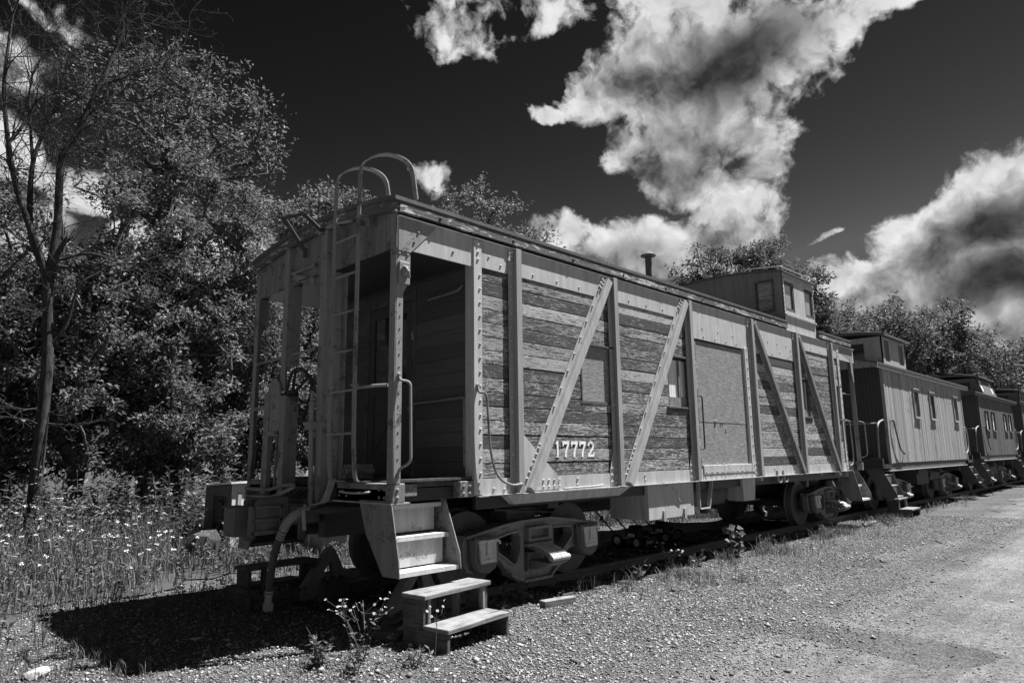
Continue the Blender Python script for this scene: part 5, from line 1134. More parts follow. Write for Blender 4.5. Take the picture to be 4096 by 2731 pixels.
# ================================================================== vegetation
def np_mesh(name, v, f, m, parent=None, origin=(0, 0, 0), smooth=False):
    me = bpy.data.meshes.new(name); v = np.asarray(v, np.float32) - np.asarray(origin, np.float32); f = np.asarray(f, np.int32)
    me.vertices.add(len(v)); me.vertices.foreach_set('co', v.ravel())
    k = f.shape[1]; me.loops.add(f.size); me.loops.foreach_set('vertex_index', f.ravel())
    me.polygons.add(len(f)); me.polygons.foreach_set('loop_start', np.arange(0, f.size, k, dtype=np.int32)); me.polygons.foreach_set('loop_total', np.full(len(f), k, np.int32))
    if smooth: me.polygons.foreach_set('use_smooth', np.ones(len(f), bool))
    me.update(calc_edges=True); me.materials.append(MATS[m])
    o = bpy.data.objects.new(name, me); COL.objects.link(o)
    if parent: o.parent = parent
    o.location = Vector(origin) - wo(parent)
    return o
def leaves(C, size, rs, up=.5, aspect=.5, droop=.3, D=None):
    """folded rhombic leaves at points C: 4 verts, 2 triangles each"""
    n = len(C); 
    d = rs.normal(size=(n, 3)); d[:, 2] = d[:, 2] * .6 - droop
    if D is not None: d = d * .7 + D
    d /= np.linalg.norm(d, axis=1)[:, None]
    nr = rs.normal(size=(n, 3)); nr[:, 2] += up * 2; nr -= d * (nr * d).sum(1)[:, None]; nr /= np.linalg.norm(nr, axis=1)[:, None] + 1e-9
    s = np.cross(d, nr); L = size * rs.uniform(.6, 1.35, n)[:, None]
    b = C; t = C + d * L; mid = C + d * L * .42
    l = mid + s * L * aspect * .5 + nr * L * .10; r = mid - s * L * aspect * .5 + nr * L * .10
    v = np.stack([b, l, t, r], 1).reshape(-1, 3); i = np.arange(n)[:, None] * 4
    return v, np.concatenate([i + [[0, 2, 1]], i + [[0, 3, 2]]], 0).reshape(-1, 3)
def branch_net(base, targets, rs, trunk_top, sway=.12):
    """connect the clump centres to the trunk, nearest node first; returns segments with pipe-model radii"""
    nodes = []; par = []
    k = 7
    for i in range(k):
        t = i / (k - 1); nodes.append(base + (trunk_top - base) * t + (rs.normal(size=3) * sway * np.array([1, 1, .2]) if 0 < i else 0)); par.append(i - 1)
    order = np.argsort(np.linalg.norm(targets - trunk_top, axis=1) + rs.uniform(0, .4, len(targets)))
    tip = []
    for q in order:
        T = targets[q]; N = np.array(nodes); dist = np.linalg.norm(N - T, axis=1) + 1.5 * np.maximum(N[:, 2] - T[2] + .25, 0) + np.where(np.arange(len(N)) < k - 3, 2.0, 0)
        j = int(np.argmin(dist)); a = N[j]; L = np.linalg.norm(T - a); m = max(2, int(L / .45))
        p = j; side = rs.normal(size=3) * L * .07
        for i in range(1, m + 1):
            t = i / m; P = a + (T - a) * t + side * math.sin(math.pi * t) + np.array([0, 0, -.06 * L * math.sin(math.pi * t)])
            nodes.append(P); par.append(p); p = len(nodes) - 1
        tip.append(p)
    cnt = np.zeros(len(nodes))
    for t in tip: cnt[t] += 1
    for i in range(len(nodes) - 1, 0, -1):
        if par[i] >= 0: cnt[par[i]] += cnt[i]
    return np.array(nodes), np.array(par), cnt
def tubes(A, B, ra, rb, n=5):
    A, B = np.asarray(A, float), np.asarray(B, float); d = B - A; d /= np.linalg.norm(d, axis=1)[:, None] + 1e-9
    h = np.where(np.abs(d[:, 2:3]) > .9, np.array([[1., 0, 0]]), np.array([[0, 0, 1.]])); x = np.cross(d, h); x /= np.linalg.norm(x, axis=1)[:, None]; y = np.cross(d, x)
    t = 2 * np.pi * np.arange(n) / n; cs = np.cos(t)[None, :, None]; sn = np.sin(t)[None, :, None]
    o = x[:, None] * cs + y[:, None] * sn
    V = np.concatenate([A[:, None] + o * np.asarray(ra)[:, None, None], B[:, None] + o * np.asarray(rb)[:, None, None]], 1).reshape(-1, 3)
    i = np.arange(len(A))[:, None] * 2 * n; k = np.arange(n)[None]
    F = np.stack([i + k, i + (k + 1) % n, i + n + (k + 1) % n, i + n + k], -1).reshape(-1, 4)
    return V, F
def tree(name, label, base, ells, seed, nclump, nleaf, leaf, clump_r, leafm='leaf', barkm='bark', group=None, rt=.016, cat='tree', depth=.75):
    """ells: (x, y, z, half width, half height) of the crown's lobes"""
    rs = np.random.RandomState(seed); base = np.array([base[0], base[1], GZ])
    root = empty(name, tuple(base), label, cat, group)
    vol = np.array([e[3] ** 2 * e[4] for e in ells]); pick = rs.choice(len(ells), nclump, p=vol / vol.sum())
    T = []
    for q in pick:
        e = ells[q]; u = rs.normal(size=3); u /= np.linalg.norm(u); r = rs.uniform(.15, 1) ** .45
        T.append([e[0] + u[0] * r * e[3], e[1] + u[1] * r * e[3] * depth, max(e[2] + u[2] * r * e[4], .35)])
    T = np.array(T); top = np.average([e[:3] for e in ells], axis=0, weights=vol); lo = min(e[2] - e[4] for e in ells)
    tt = np.array([base[0] * .6 + top[0] * .4, base[1] * .6 + top[1] * .4, max(.8, lo + (top[2] - lo) * .45)])
    N, P, c = branch_net(base, T, rs, tt)
    k = P >= 0; rad = rt * np.sqrt(np.maximum(c, .35)); rad = np.minimum(rad, .22)
    V, F = tubes(N[P[k]], N[k], rad[P[k]] * .97, rad[k], 6); 
    to = np_mesh('trunk', V, F, barkm, root, tuple(base), True)
    # twigs and leaves
    sz = rs.uniform(.55, 1.25, nclump) * clump_r
    idx = np.repeat(np.arange(nclump), nleaf); g = rs.normal(size=(len(idx), 3)); g /= np.linalg.norm(g, axis=1)[:, None]
    rr = rs.uniform(0, 1, len(idx)) ** .5
    # leaves hang along radiating twigs
    tw = rs.normal(size=(nclump, 9, 3)); tw /= np.linalg.norm(tw, axis=2)[:, :, None]; tw[:, :, 2] = tw[:, :, 2] * .7 + .15
    pickt = rs.randint(0, 9, len(idx)); dirs = tw[idx, pickt]
    C = T[idx] + dirs * (rr * sz[idx])[:, None] + g * (leaf * 1.1) 
    C[:, 2] = np.maximum(C[:, 2], GZ + .05)
    V, F = leaves(C, leaf, rs, up=.55, aspect=.42, D=dirs * .9)
    np_mesh('crown', V, F, leafm, root, tuple(base))
    A = np.repeat(T, 9, 0); B = A + (tw * sz[:, None, None]).reshape(-1, 3) * .9
    V, F = tubes(A, B, np.full(len(A), rt * .30), np.full(len(A), rt * .12), 3)
    np_mesh('twigs', V, F, barkm, root, tuple(base))['kind'] = 'stuff'
    return root
TREES = [
 ('leafy_tree','tall spreading leafy tree with dark visible limbs at the upper left',(1.5,11.14),[(0.76,11.36,9.56,1.93,1.66),(2.16,10.91,9.2,1.99,1.53),(1.51,11.14,10.61,1.73,0.86),(2.86,10.65,9.08,1.26,0.73),(-0.27,11.6,8.48,1.0,1.33)],170,34,.10,.46,'leaf'),
 ('leafy_tree','dense leafy tree under the tall spreading one, left of the porch roof',(1.73,10.01),[(1.33,10.15,6.5,1.87,1.62),(2.34,9.78,7.38,1.0,0.94),(2.68,9.64,6.34,0.81,1.06),(0.79,10.31,4.86,1.56,1.56),(2.13,9.86,4.88,1.62,1.37)],170,170,.098,.37,'leaf'),
 ('bushy_tree','dark bushy tree right behind the bare pale trunk',(-0.29,9.56),[(-0.69,9.64,3.07,1.76,1.93),(-0.19,9.53,4.21,1.17,1.46),(0.15,9.45,2.3,1.29,1.46)],120,170,.10,.36,'leaf_dark'),
 ('bushy_tree','bushy tree with large pale leaves between the bare trunk and the porch',(1.47,9.57),[(1.37,9.61,3.13,1.69,1.82),(1.88,9.42,1.84,1.57,0.97),(1.02,9.72,1.84,1.51,1.09)],120,170,.10,.36,'leaf_dark'),
 ('bushy_tree','bushy tree just left of the porch posts of the nearest caboose',(3.42,10.4),[(3.09,10.55,4.24,1.33,1.99),(3.66,10.29,2.77,1.53,1.86),(2.9,10.63,1.89,1.33,1.13)],120,170,.098,.36,'leaf'),
 ('bushy_tree','bushy tree at the left edge, left of the bare pale trunk',(-1.23,10.25),[(-1.58,10.3,3.66,1.33,2.12),(-1.42,10.27,5.13,1.03,1.39),(-1.29,10.25,2.06,1.51,1.21)],115,170,.10,.36,'leaf_dark'),
 ('bushy_tree','bushy tree seen through the porch between the posts',(5.31,10.56),[(5.25,10.59,3.51,1.83,2.32),(4.73,10.87,5.81,1.05,1.41),(5.82,10.26,2.23,1.62,1.41)],135,170,.098,.38,'leaf'),
 ('leafy_tree','tree crown rising behind the ladder hoops of the nearest caboose',(7.23,14.07),[(7.21,14.08,8.77,1.98,1.72),(6.38,14.52,8.86,1.12,1.12),(8.24,13.46,9.04,1.03,1.12),(7.28,14.04,6.42,2.15,2.15)],160,80,.14,.48,'leaf'),
 ('leafy_tree','pointed tree crown rising behind the roof of the nearest caboose',(13.89,14.14),[(13.84,14.19,10.8,1.32,1.52),(14.94,13.14,10.58,1.52,1.12),(13.01,14.91,10.05,1.32,1.52),(15.69,12.34,9.93,1.12,0.81),(13.91,14.13,7.49,3.05,3.05)],170,75,.16,.55,'leaf'),
 ('round_tree','left one of the two round tree crowns behind the cupola',(23.6,9.75),[(23.84,9.31,9.62,1.57,1.15),(23.47,10.0,9.34,1.09,0.61),(24.1,8.8,10.03,0.97,0.85),(23.89,9.22,7.63,2.06,1.82)],110,85,.17,.42,'leaf_far'),
 ('round_tree','right one of the two round tree crowns behind the cupola',(24.57,7.83),[(24.82,7.27,9.73,1.33,0.97),(25.03,6.77,10.01,0.97,0.73),(24.55,7.86,9.46,0.97,0.97),(25.15,6.45,9.06,1.09,0.73),(24.83,7.23,7.45,2.06,1.82)],120,85,.17,.42,'leaf_far'),
 ('round_tree','narrow tree immediately right of the cupola of the nearest caboose',(30.11,7.5),[(30.33,6.88,9.08,0.84,1.41),(30.22,7.21,7.59,1.55,1.41)],70,75,.18,.45,'leaf_far'),
 ('round_tree','tree behind the cupola of the second caboose',(36.35,7.82),[(36.58,7.08,8.26,2.3,1.48),(36.38,7.73,7.75,1.97,1.8),(36.51,7.31,5.58,2.46,1.97)],110,75,.20,.55,'leaf_far'),
 ('round_tree','broad tree above the roof of the second caboose',(40.76,7.04),[(40.9,6.51,9.34,1.8,1.26),(41.16,5.42,8.76,1.62,1.44),(40.85,6.69,7.37,2.69,1.98)],110,75,.21,.55,'leaf_far'),
 ('round_tree','tall tree with ragged top right of the broad one, above the dark caboose',(45.25,5.47),[(45.47,4.41,8.69,2.15,1.95),(45.6,3.7,9.24,1.17,1.37),(45.26,5.42,9.13,1.56,1.56),(45.41,4.73,6.81,2.93,2.15)],120,75,.22,.55,'leaf_far'),
 ('round_tree','lower tree behind the cupola of the dark caboose',(53.57,4.55),[(53.67,3.94,7.64,2.72,1.81),(53.6,4.38,6.25,3.17,2.04)],100,70,.24,.65,'leaf_far'),
 ('round_tree','farthest tree at the right edge of the picture',(61.75,4.0),[(61.81,3.53,7.55,2.32,1.55),(61.95,2.38,8.04,2.32,2.06),(61.79,3.7,5.98,3.09,2.06)],100,70,.26,.65,'leaf_far'),
]
for i, (nm, lab, b, e, nc, nl, lf, cr, lm) in enumerate(TREES):
    o = tree(nm, lab, b, e, 20 + i, nc, nl, lf, cr, lm, group='trees of the wood behind the track')
    if i == 3: U2 = o
    if i == 1: T2L = o
    if i == 12: T8 = o
# more trees of the wood behind the front ones, copies of the trees above
fills = [(U2, 6.5, 13.0, 1.25, 1), (U2, 9.0, 12.5, 1.3, 2), (U2, 12.0, 13.0, 1.3, 3), (U2, 15.5, 13.0, 1.35, 4), (U2, -3.2, 11.5, 1.3, 5), (U2, -.9, 13.5, 1.5, 6), (U2, 2.4, 13.6, 1.5, 2.2), (U2, 19.5, 13.0, 1.4, .4),
         (U2, 4.8, 14.5, 1.6, 3.3), (T8, 27.0, 10.5, .9, .3), (T8, 32.5, 11.5, .8, 1.3), (T8, 50.0, 8.5, .95, 2.0), (T8, 58.0, 9.0, 1.0, 2.5), (T8, 68.0, 5.5, 1.0, 4.0), (T8, 76.0, 3.0, 1.0, 5.0), (U2, 23.5, 12.5, 1.5, 1.9), (U2, -5.5, 12.5, 1.4, 2.9)]
for src, x, y, s, a in fills:
    c = copy_obj(src, None); c.location = (x, y, GZ); c.scale = (s, s, s * random.uniform(.9, 1.1)); c.rotation_euler = (0, 0, a)
    c['label'] = 'leafy tree half hidden deeper in the wood behind the front trees'; c['group'] = 'half hidden trees deeper in the wood'

# bare tree
BARE = {'trunk':[(-1.12,8.2,-.2),(-1.12,8.2,.98),(-1.12,8.2,1.98),(-1.13,8.2,3.02),(-1.24,8.22,4.42)],
 'left':[(-1.24,8.22,4.42),(-1.42,8.25,4.91),(-1.58,8.27,5.33),(-1.81,8.31,5.97),(-1.97,8.33,6.67),(-2.11,8.34,7.53),(-2.13,8.35,8.32),(-2.12,8.35,8.99)],
 'right':[(-1.24,8.22,4.42),(-1.2,8.21,4.95),(-1.19,8.21,5.47),(-1.23,8.22,6.34),(-1.21,8.21,6.67),(-1.04,8.18,7.12),(-0.94,8.16,7.56),(-0.79,8.13,8.11),(-0.66,8.1,8.67),(-0.52,8.07,9.27),(-0.53,8.07,9.66),(-0.24,8.0,10.18)],
 'mid':[(-1.27,8.22,4.5),(-1.51,8.3,5.11),(-1.58,8.4,5.76),(-1.59,8.45,6.48),(-1.51,8.5,6.96),(-1.41,8.5,7.43),(-1.06,8.5,7.9)],
 'mid2':[(-1.59,8.45,6.47),(-1.65,8.6,7.1),(-1.71,8.7,7.8),(-1.71,8.7,8.2)],
 'rb':[(-0.79,8.13,8.11),(-0.5,8.0,8.32),(-0.13,7.9,8.61),(0.32,7.7,8.78)],'rb2':[(-0.99,8.17,7.39),(-0.68,8.2,7.82),(-0.31,8.2,7.98),(-0.0,8.1,8.17)],
 'b1':[(-1.22,8.21,4.72),(-0.79,8.0,4.92),(-0.46,7.9,4.89),(-0.19,7.8,4.74)],'b2':[(-1.16,8.2,3.22),(-0.94,8.1,3.67),(-0.82,8.0,4.34),(-0.52,7.9,4.65)],
 'p1':[(-1.21,8.21,3.83),(-1.5,8.0,3.82),(-1.82,7.8,3.82)],'p2':[(-1.19,8.21,3.77),(-1.53,8.0,3.77),(-1.81,7.9,3.69)],'p3':[(-1.12,8.2,2.19),(-0.85,8.0,2.15),(-0.46,7.8,2.37)],
 'p4':[(-1.15,8.2,2.27),(-1.42,8.0,2.22),(-1.68,7.9,2.29)],'p5':[(-1.11,8.19,2.02),(-0.81,8.0,1.99),(-0.45,7.8,2.03)],'p6':[(-1.12,8.2,1.98),(-1.38,8.0,2.06),(-1.64,7.9,2.09)],
 'l2':[(-1.81,8.31,5.97),(-1.96,8.4,6.38),(-2.07,8.5,6.48)],'l3':[(-1.97,8.33,6.67),(-1.81,8.4,7.05),(-1.65,8.5,7.56),(-1.63,8.5,7.9)]}
BR = {'trunk': (.10, .085), 'left': (.065, .018), 'right': (.075, .018), 'mid': (.06, .015), 'mid2': (.03, .01), 'rb': (.03, .008), 'rb2': (.03, .008), 'b1': (.028, .008), 'b2': (.045, .012), 'l2': (.02, .008), 'l3': (.03, .008)}
bt = empty('bare_tree', (-1.12, 8.2, GZ), 'leafless tree with a pale forked trunk and fine bare twigs at the left', 'tree')
rs = np.random.RandomState(4); SA = []; SB = []; SR = []; SQ = []
def grow(p, d, L, r, lvl):
    """recursive twig: wanders, forks, thins out"""
    n = max(3, int(L / .12)); q = p.copy()
    for i in range(n):
        d = d + rs.normal(size=3) * .16 + np.array([0, 0, .03]); d /= np.linalg.norm(d)
        q2 = q + d * L / n; r2 = max(r * (1 - .8 * (i + 1) / n), .0028)
        SA.append(q); SB.append(q2); SR.append(max(r * (1 - .8 * i / n), .0028)); SQ.append(r2); q = q2
        if lvl < 3 and rs.uniform() < .62 and i > 0:
            e = d + rs.normal(size=3) * .65; e /= np.linalg.norm(e); grow(q.copy(), e, L * rs.uniform(.35, .65), max(r2 * .7, .0032), lvl + 1)
for k, pts in BARE.items():
    ra, rb = BR.get(k, (.012, .004)); sp = [np.array(v) for v in smooth_path(pts, 5)]; m = len(sp)
    for i in range(m - 1):
        j = 1 + (rs.uniform(-.05, .05) if k == 'trunk' else 0)
        SA.append(sp[i]); SB.append(sp[i+1]); SR.append(ra + (rb - ra) * i / (m - 1)); SQ.append(ra + (rb - ra) * (i + 1) / (m - 1))
        if k in ('left', 'right', 'mid', 'mid2', 'l3', 'l2', 'rb', 'rb2', 'b1', 'b2') and rs.uniform() < (.62 if sp[i][2] > 6 else .3):
            d = (sp[i+1] - sp[i]); d /= np.linalg.norm(d); e = d * .6 + rs.normal(size=3) * .6; e[2] = abs(e[2]) * .7 + .12; e /= np.linalg.norm(e)
            grow(sp[i].copy(), e, rs.uniform(.6, 1.5), .011, 0)
        elif k[0] == 'p' and rs.uniform() < .6:
            d = (sp[i+1] - sp[i]); d /= np.linalg.norm(d); e = d + rs.normal(size=3) * .5; e /= np.linalg.norm(e); grow(sp[i].copy(), e, rs.uniform(.25, .5), .005, 2)
    d = sp[-1] - sp[-2]; d /= np.linalg.norm(d)
    for _ in range(3): grow(sp[-1].copy(), d + rs.normal(size=3) * .3, .8 if k[0] != 'p' else .3, rb, 1 if k[0] != 'p' else 2)
SA, SB, SR, SQ = map(np.array, (SA, SB, SR, SQ))
V, F = tubes(SA[SR > .02], SB[SR > .02], SR[SR > .02], SQ[SR > .02], 10); np_mesh('trunk', V, F, 'pale_bark', bt, (-1.12, 8.2, GZ), True)
V, F = tubes(SA[SR <= .02], SB[SR <= .02], SR[SR <= .02], SQ[SR <= .02], 4); np_mesh('twigs', V, F, 'pale_bark', bt, (-1.12, 8.2, GZ))['kind'] = 'stuff'

# weeds, grass, flowers beyond the track
rs = np.random.RandomState(11)
def scatter_field(n, xr, yr, edge=3.9, soft=1.0, power=1.0):
    x = rs.uniform(*xr, n * 3); y = yr[0] + (yr[1] - yr[0]) * rs.uniform(0, 1, n * 3) ** power
    e = edge + .5 * np.sin(x * .9) + .35 * np.sin(x * 2.3 + 1) - .5 * (x < -1.6) * np.clip((-1.6 - x), 0, 1) - .9 * np.clip(x - .2, 0, 1)
    dens = np.clip((y - e) / soft, .0, 1); k = rs.uniform(0, 1, n * 3) < dens
    return x[k][:n], y[k][:n], np.clip((y[k][:n] - e[k][:n]) / 4.0, .10, 1)
def blades(x, y, h, w, lean, m, name, curve=.4):
    n = len(x); a = rs.uniform(0, 2 * np.pi, n); d = np.stack([np.cos(a), np.sin(a), np.zeros(n)], 1); s = np.stack([-np.sin(a), np.cos(a), np.zeros(n)], 1)
    b = np.stack([x, y, np.full(n, GZ)], 1); ln = rs.uniform(.1, 1, n)[:, None] * lean * h[:, None]
    mid = b + d * ln * .35 + np.array([0, 0, .6]) * h[:, None]; tip = b + d * ln + np.array([0, 0, 1.0]) * h[:, None] * (1 - curve * rs.uniform(0, .5, n)[:, None])
    w_ = w * rs.uniform(.6, 1.4, n)[:, None]
    V = np.stack([b - s * w_, b + s * w_, mid - s * w_ * .8, mid + s * w_ * .8, tip], 1).reshape(-1, 3); i = np.arange(n)[:, None] * 5
    F = np.concatenate([i + [[0, 1, 3]], i + [[0, 3, 2]], i + [[2, 3, 4]]], 0)
    o = np_mesh(name, V, F, m); o['kind'] = 'stuff'; return o
x, y, t = scatter_field(60000, (-4, 16), (3.2, 11), 4.1, 1.4); blades(x, y, t * rs.uniform(.25, .8, len(x)) + .06, .0055, .5, 'grass', 'meadow_grass')
x, y, t = scatter_field(14000, (12, 45), (3.4, 9), 3.6, .8); blades(x, y, t * rs.uniform(.3, .8, len(x)) + .1, .012, .5, 'grass', 'distant_grass')
x, y, t = scatter_field(9000, (-4, 16), (3.2, 11), 4.0, 1.5); blades(x, y, t * rs.uniform(.3, 1.0, len(x)) + .06, .003, .35, 'dry_grass', 'dry_grass_stalks')
def leafy_weeds(x, y, h, nleaf, lsize, m, name):
    n = len(x); base = np.stack([x, y, np.full(n, GZ)], 1); ln = rs.normal(size=(n, 2)) * .10 * h[:, None]; tip = base + np.concatenate([ln, h[:, None]], 1)
    V1, F1 = tubes(base, tip, np.full(n, .005), np.full(n, .002), 3)
    k = np.repeat(np.arange(n), nleaf); u = rs.uniform(.12, 1.02, len(k)); C = base[k] + (tip - base)[k] * u[:, None]
    a = rs.uniform(0, 2 * np.pi, len(k)); D = np.stack([np.cos(a), np.sin(a), rs.uniform(-.1, .8, len(k))], 1)
    V2, F2 = leaves(C, lsize, rs, .6, .3, .0, D * 3)
    F1t = np.concatenate([F1[:, [0, 1, 2]], F1[:, [0, 2, 3]]]); o = np_mesh(name, np.concatenate([V1, V2]), np.concatenate([F1t, F2 + len(V1)]), m); o['kind'] = 'stuff'
    return tip
x, y, t = scatter_field(3200, (-4, 15), (3.4, 10.5), 4.3, 1.5); leafy_weeds(x, y, t * rs.uniform(.4, .95, len(x)) + .12, 22, .07, 'weed_leaf', 'tall_weeds')
x, y, t = scatter_field(1500, (-4, 15), (7.0, 10.5), 6.5, 1.5); leafy_weeds(x, y, rs.uniform(.7, 1.5, len(x)), 34, .10, 'weed_leaf', 'tall_weeds')
# flower heads: flat white umbels and small daisies
def umbels(x, y, h, r, name):
    n = len(x); base = np.stack([x, y, np.full(n, GZ)], 1); top = base + np.stack([rs.normal(size=n) * .05, rs.normal(size=n) * .05, h], 1)
    V1, F1 = tubes(base, top, np.full(n, .003), np.full(n, .002), 3); F1 = np.concatenate([F1[:, [0, 1, 2]], F1[:, [0, 2, 3]]])
    k = np.repeat(np.arange(n), 16); q = np.sqrt(rs.uniform(0, 1, len(k))) * r[k]; a = rs.uniform(0, 2 * np.pi, len(k))
    C = top[k] + np.stack([q * np.cos(a), q * np.sin(a), rs.normal(size=len(k)) * .006], 1)
    V2, F2 = leaves(C, .024, rs, 2.5, .9, 0)
    o = np_mesh(name, V1, F1, 'weed_leaf'); o['kind'] = 'stuff'; o = np_mesh(name + '_heads', V2, F2, 'petal'); o['kind'] = 'stuff'
x, y, t = scatter_field(430, (-3.5, 13), (3.8, 9), 4.3, 1.2); umbels(x, y, t * .55 + rs.uniform(.2, .45, len(x)), rs.uniform(.012, .028, len(x)), 'wildflowers')
x, y, t = scatter_field(16, (-3.2, -.6), (3.6, 8), 4.0, 1.0); umbels(x, y, t * .5 + rs.uniform(.4, .6, len(x)), rs.uniform(.05, .08, len(x)), 'wildflowers')
# sparse weeds on the gravel to the left and along the rails
n = 650; x = rs.uniform(-4, 1.2, n); y = rs.uniform(1.0, 4.2, n); k = rs.uniform(0, 1, n) < np.clip((y - .6) / 4 + np.clip(-1.8 - x, 0, 1) * .35, 0, 1); x, y = x[k], y[k]
blades(np.repeat(x, 5) + rs.normal(size=5 * len(x)) * .025, np.repeat(y, 5) + rs.normal(size=5 * len(x)) * .025, rs.uniform(.04, .18, 5 * len(x)), .0025, .6, 'grass', 'grass_tufts')
x = rs.uniform(-2.6, 1.0, 90); y = rs.uniform(2.0, 4.0, 90); leafy_weeds(x, y, rs.uniform(.15, .5, 90), 12, .05, 'weed_leaf', 'gravel_weeds')
x = rs.uniform(-1.3, 9, 160); y = rs.normal(-.35, .35, 160) - .03 * x; k = rs.uniform(0, 1, 160) < .55; leafy_weeds(x[k], y[k], rs.uniform(.03, .14, k.sum()), 9, .035, 'weed_leaf', 'gravel_weeds')
xs = rs.choice([3.2, 4.7, 5.9, 6.3, 7.4, 9.5, 10.5, 11.2, 12.4, 13.6, 16.5, 19, 22, 25], 110) + rs.normal(size=110) * .35; ys = rs.normal(.02, .16, 110) - .02
blades(np.repeat(xs, 14) + rs.normal(size=1540) * .05, np.repeat(ys, 14) + rs.normal(size=1540) * .05, rs.uniform(.06, .28, 1540), .0035, .8, 'grass', 'grass_tufts')
xs = rs.uniform(-2.2, 7, 120); ys = rs.normal(-.9, .5, 120); blades(np.repeat(xs, 7) + rs.normal(size=840) * .02, np.repeat(ys, 7) + rs.normal(size=840) * .02, rs.uniform(.03, .10, 840), .0025, .9, 'grass', 'grass_tufts')
xs = rs.uniform(-3.2, -1.6, 260); ys = rs.uniform(.2, 2.2, 260); k = (ys > 1.0 - .6 * (xs + 2.2)) ; xs, ys = xs[k], ys[k]; blades(np.repeat(xs, 9) + rs.normal(size=9 * len(xs)) * .03, np.repeat(ys, 9) + rs.normal(size=9 * len(xs)) * .03, rs.uniform(.04, .13, 9 * len(xs)), .0022, .8, 'grass', 'grass_tufts')

n = 900; xs = rs.uniform(2.5, 15, n); ys = -.15 - np.abs(rs.normal(0, .45, n)) + .03 * xs; k = (np.sin(xs * 1.9) + np.sin(xs * 4.3 + 1) * .7 + rs.normal(size=n) * .5) > .75; xs, ys = xs[k], ys[k]
blades(np.repeat(xs, 8) + rs.normal(size=8 * len(xs)) * .05, np.repeat(ys, 8) + rs.normal(size=8 * len(xs)) * .05, rs.uniform(.03, .17, 8 * len(xs)), .0035, .9, 'grass', 'grass_tufts')
# single plants near the camera
def plant(name, label, cat, loc, stems, lsize, nleaf, heads=0, m='weed_leaf', aspect=.35, group=None, spread=.10, head_r=.011):
    o = empty(name, loc, label, cat, group); st = MB(); LC = []; LD = []; HD = []
    for k in range(stems):
        h = rs.uniform(.6, 1.0) * nleaf[1]; a = rs.uniform(0, 6.28); p0 = np.array(loc) + rs.normal(size=3) * np.array([.03, .03, 0]); p0[2] = loc[2]
        p2 = p0 + np.array([math.cos(a) * spread * h * 2, math.sin(a) * spread * h * 2, h]); p1 = (p0 + p2) / 2 + rs.normal(size=3) * .02
        pts = smooth_path([p0, p1, p2], 4); st.tube(pts, .0045, 4, .002)
        for j in range(nleaf[0]):
            u = rs.uniform(.05, .98); q = np.array(pts[min(int(u * (len(pts) - 1)), len(pts) - 1)]); aa = rs.uniform(0, 6.28); LC.append(q); LD.append([math.cos(aa), math.sin(aa), rs.uniform(-.2, .6)])
        for j in range(heads):
            t = np.array(pts[-1]) + rs.normal(size=3) * np.array([.05, .05, .035]); q = np.array(pts[-3]); st.tube([q, (q + t) / 2 + rs.normal(size=3) * .008, t], .0018, 3); HD.append(t)
    st.build('stem', m, o)
    V, F = leaves(np.array(LC), lsize, rs, .6, aspect, .0, np.array(LD) * 3); lo = np_mesh('leaves', V, F, m, o, loc); lo['kind'] = 'stuff'
    for t in HD:
        f = MB(); nrm = Vector((rs.normal() * .5 - .2, rs.normal() * .5 - .3, 1)).normalized(); a = nrm.orthogonal().normalized(); b = nrm.cross(a); t = Vector(t)
        for k in range(12):
            w0 = 2 * math.pi * k / 12; d = a * math.cos(w0) + b * math.sin(w0); s = nrm.cross(d)
            f.add([t + d * head_r * .3, t + d * head_r + s * head_r * .22, t + d * head_r * 1.05 - s * head_r * .22 + nrm * .001], [(0, 1, 2)])
        fo = f.build('flower', 'petal', o); e = MB(); e.dome(t + nrm * .0005, nrm, head_r * .4, head_r * .2); e.build('flower_eye', 'flower_eye', fo)
    return o
plant('daisy_plant', 'tall daisy fleabane with small white flowers at the bottom of the picture', 'plant', (-.42, -.22, GZ), 7, .05, (14, .50), 4, spread=.22)
plant('daisy_plant', 'thin single-stemmed daisy in front of the dark end of the wooden step', 'plant', (.02, -.60, GZ), 1, .03, (7, .42), 6, spread=.02)
plant('leafy_weed', 'low leafy weed clump among the gravel below the daisies', 'plant', (-.62, -.42, GZ), 9, .05, (12, .20), 0, spread=.35)
plant('leafy_weed', 'broad leafy weed at the bottom edge right of the daisies', 'plant', (-.30, -.62, GZ), 8, .045, (11, .17), 0, spread=.4)
plant('leafy_weed', 'upright leafy weed just left of the daisies', 'plant', (-.70, -.05, GZ), 8, .06, (16, .30), 0, spread=.25)
plant('sapling', 'young heart-leaved sapling growing beside the rail in the gravel', 'sapling', (6.50, .0, GZ), 3, .11, (26, .62), 0, 'weed_leaf', .8, spread=.08)
plant('flowering_weed', 'small white flowering weed by the rail near the lawn mowers', 'plant', (4.75, .10, GZ), 4, .05, (8, .36), 5, spread=.2, head_r=.014)
for (px, py, wh) in ((5.3,.02,'left of the sapling'),(7.6,.05,'right of the sapling'),(9.9,-.1,'in front of the far truck'),(3.9,.12,'in front of the lawn mowers'),(12.8,-.3,'by the far iron steps'),(1.9,.32,'beside the near truck')):
    plant('grass_clump', 'tuft of weeds beside the near rail ' + wh, 'plant', (px, py, GZ), 9, .06, (9, .26), 0, group='weed tufts beside the near rail', spread=.4)

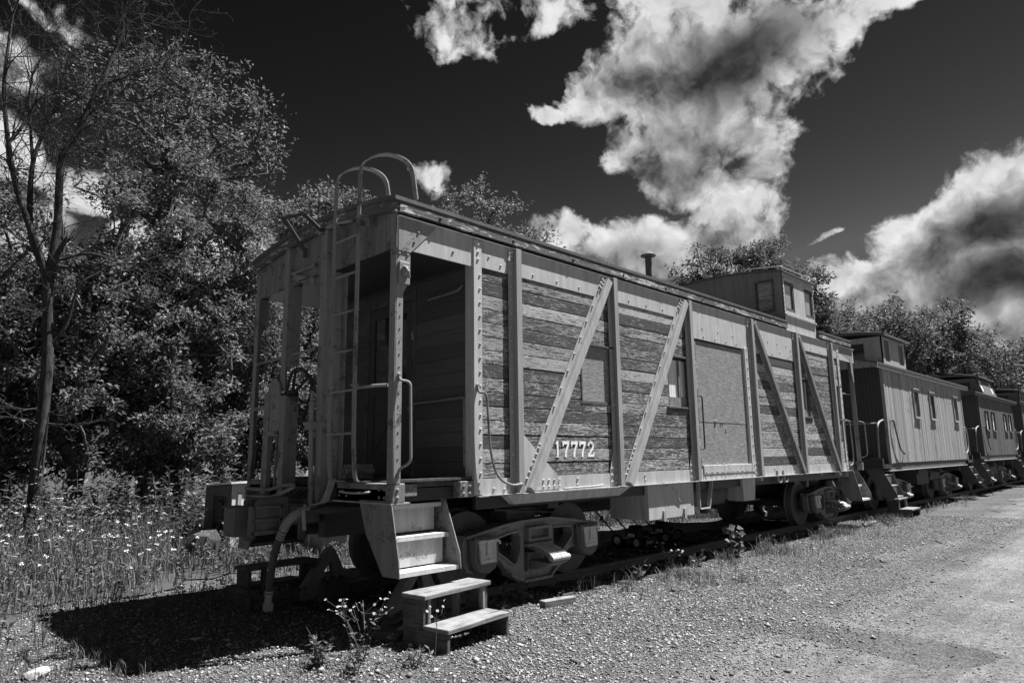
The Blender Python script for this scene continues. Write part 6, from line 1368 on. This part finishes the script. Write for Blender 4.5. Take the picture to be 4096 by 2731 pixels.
# loose gravel: small stones where the camera can tell them apart
def stones(n, xr, yr, size, keep, name):
    x = rs.uniform(*xr, n); y = rs.uniform(*yr, n); k = keep(x, y); x, y = x[k], y[k]; n = len(x)
    P = np.array([[1,0,0],[0,1,0],[-1,0,0],[0,-1,0],[0,0,1],[0,0,-1]], float); T = np.array([[0,1,4],[1,2,4],[2,3,4],[3,0,4],[1,0,5],[2,1,5],[3,2,5],[0,3,5]])
    s = size * rs.lognormal(0, .45, n); q = P[None] * (1 + rs.normal(size=(n, 6, 3)) * .28) + rs.normal(size=(n, 6, 3)) * .22; q[:, :, 2] *= .65
    a = rs.uniform(0, 6.28, n); ca, sa = np.cos(a)[:, None], np.sin(a)[:, None]
    X = q[:, :, 0] * ca - q[:, :, 1] * sa; Y = q[:, :, 0] * sa + q[:, :, 1] * ca
    v = np.stack([X * s[:, None] + x[:, None], Y * s[:, None] + y[:, None], q[:, :, 2] * s[:, None] + (GZ + .003 + np.maximum(ground_dz(x, y), .012 * (y < -1.6 + .045 * np.maximum(0, x - 8))))[:, None] + s[:, None] * .25], -1).reshape(-1, 3)
    f = (np.arange(n)[:, None, None] * 6 + T[None]).reshape(-1, 3)
    o = np_mesh(name, v, f, 'stone'); o['kind'] = 'stuff'
near = lambda x, y: rs.uniform(0, 1, len(x)) < np.clip(1.25 - np.hypot(x + 3.6, y + 5.07) / 11, .0, 1)
stones(230000, (-3.2, 6), (-3.2, 4.4), .0056, lambda x, y: near(x, y) & (rs.uniform(0, 1, len(x)) < np.clip((y + 3.4) / 1.8, .2, 1)), 'gravel_stones')
stones(9000, (-3.2, 6), (-1.9, 4.2), .0095, lambda x, y: near(x, y), 'gravel_stones')
stones(105000, (0, 16), (-2.8, .6), .0056, lambda x, y: rs.uniform(0, 1, len(x)) < np.clip((y + 3.0) / 1.5, 0, 1), 'gravel_stones')
stones(12000, (.3, 10), (.3, 2.8), .012, lambda x, y: rs.uniform(0, 1, len(x)) < .9, 'track_ballast')
stones(40000, (-2.5, 9), (-4.8, -1.2), .0036, lambda x, y: near(x, y), 'gravel_stones')
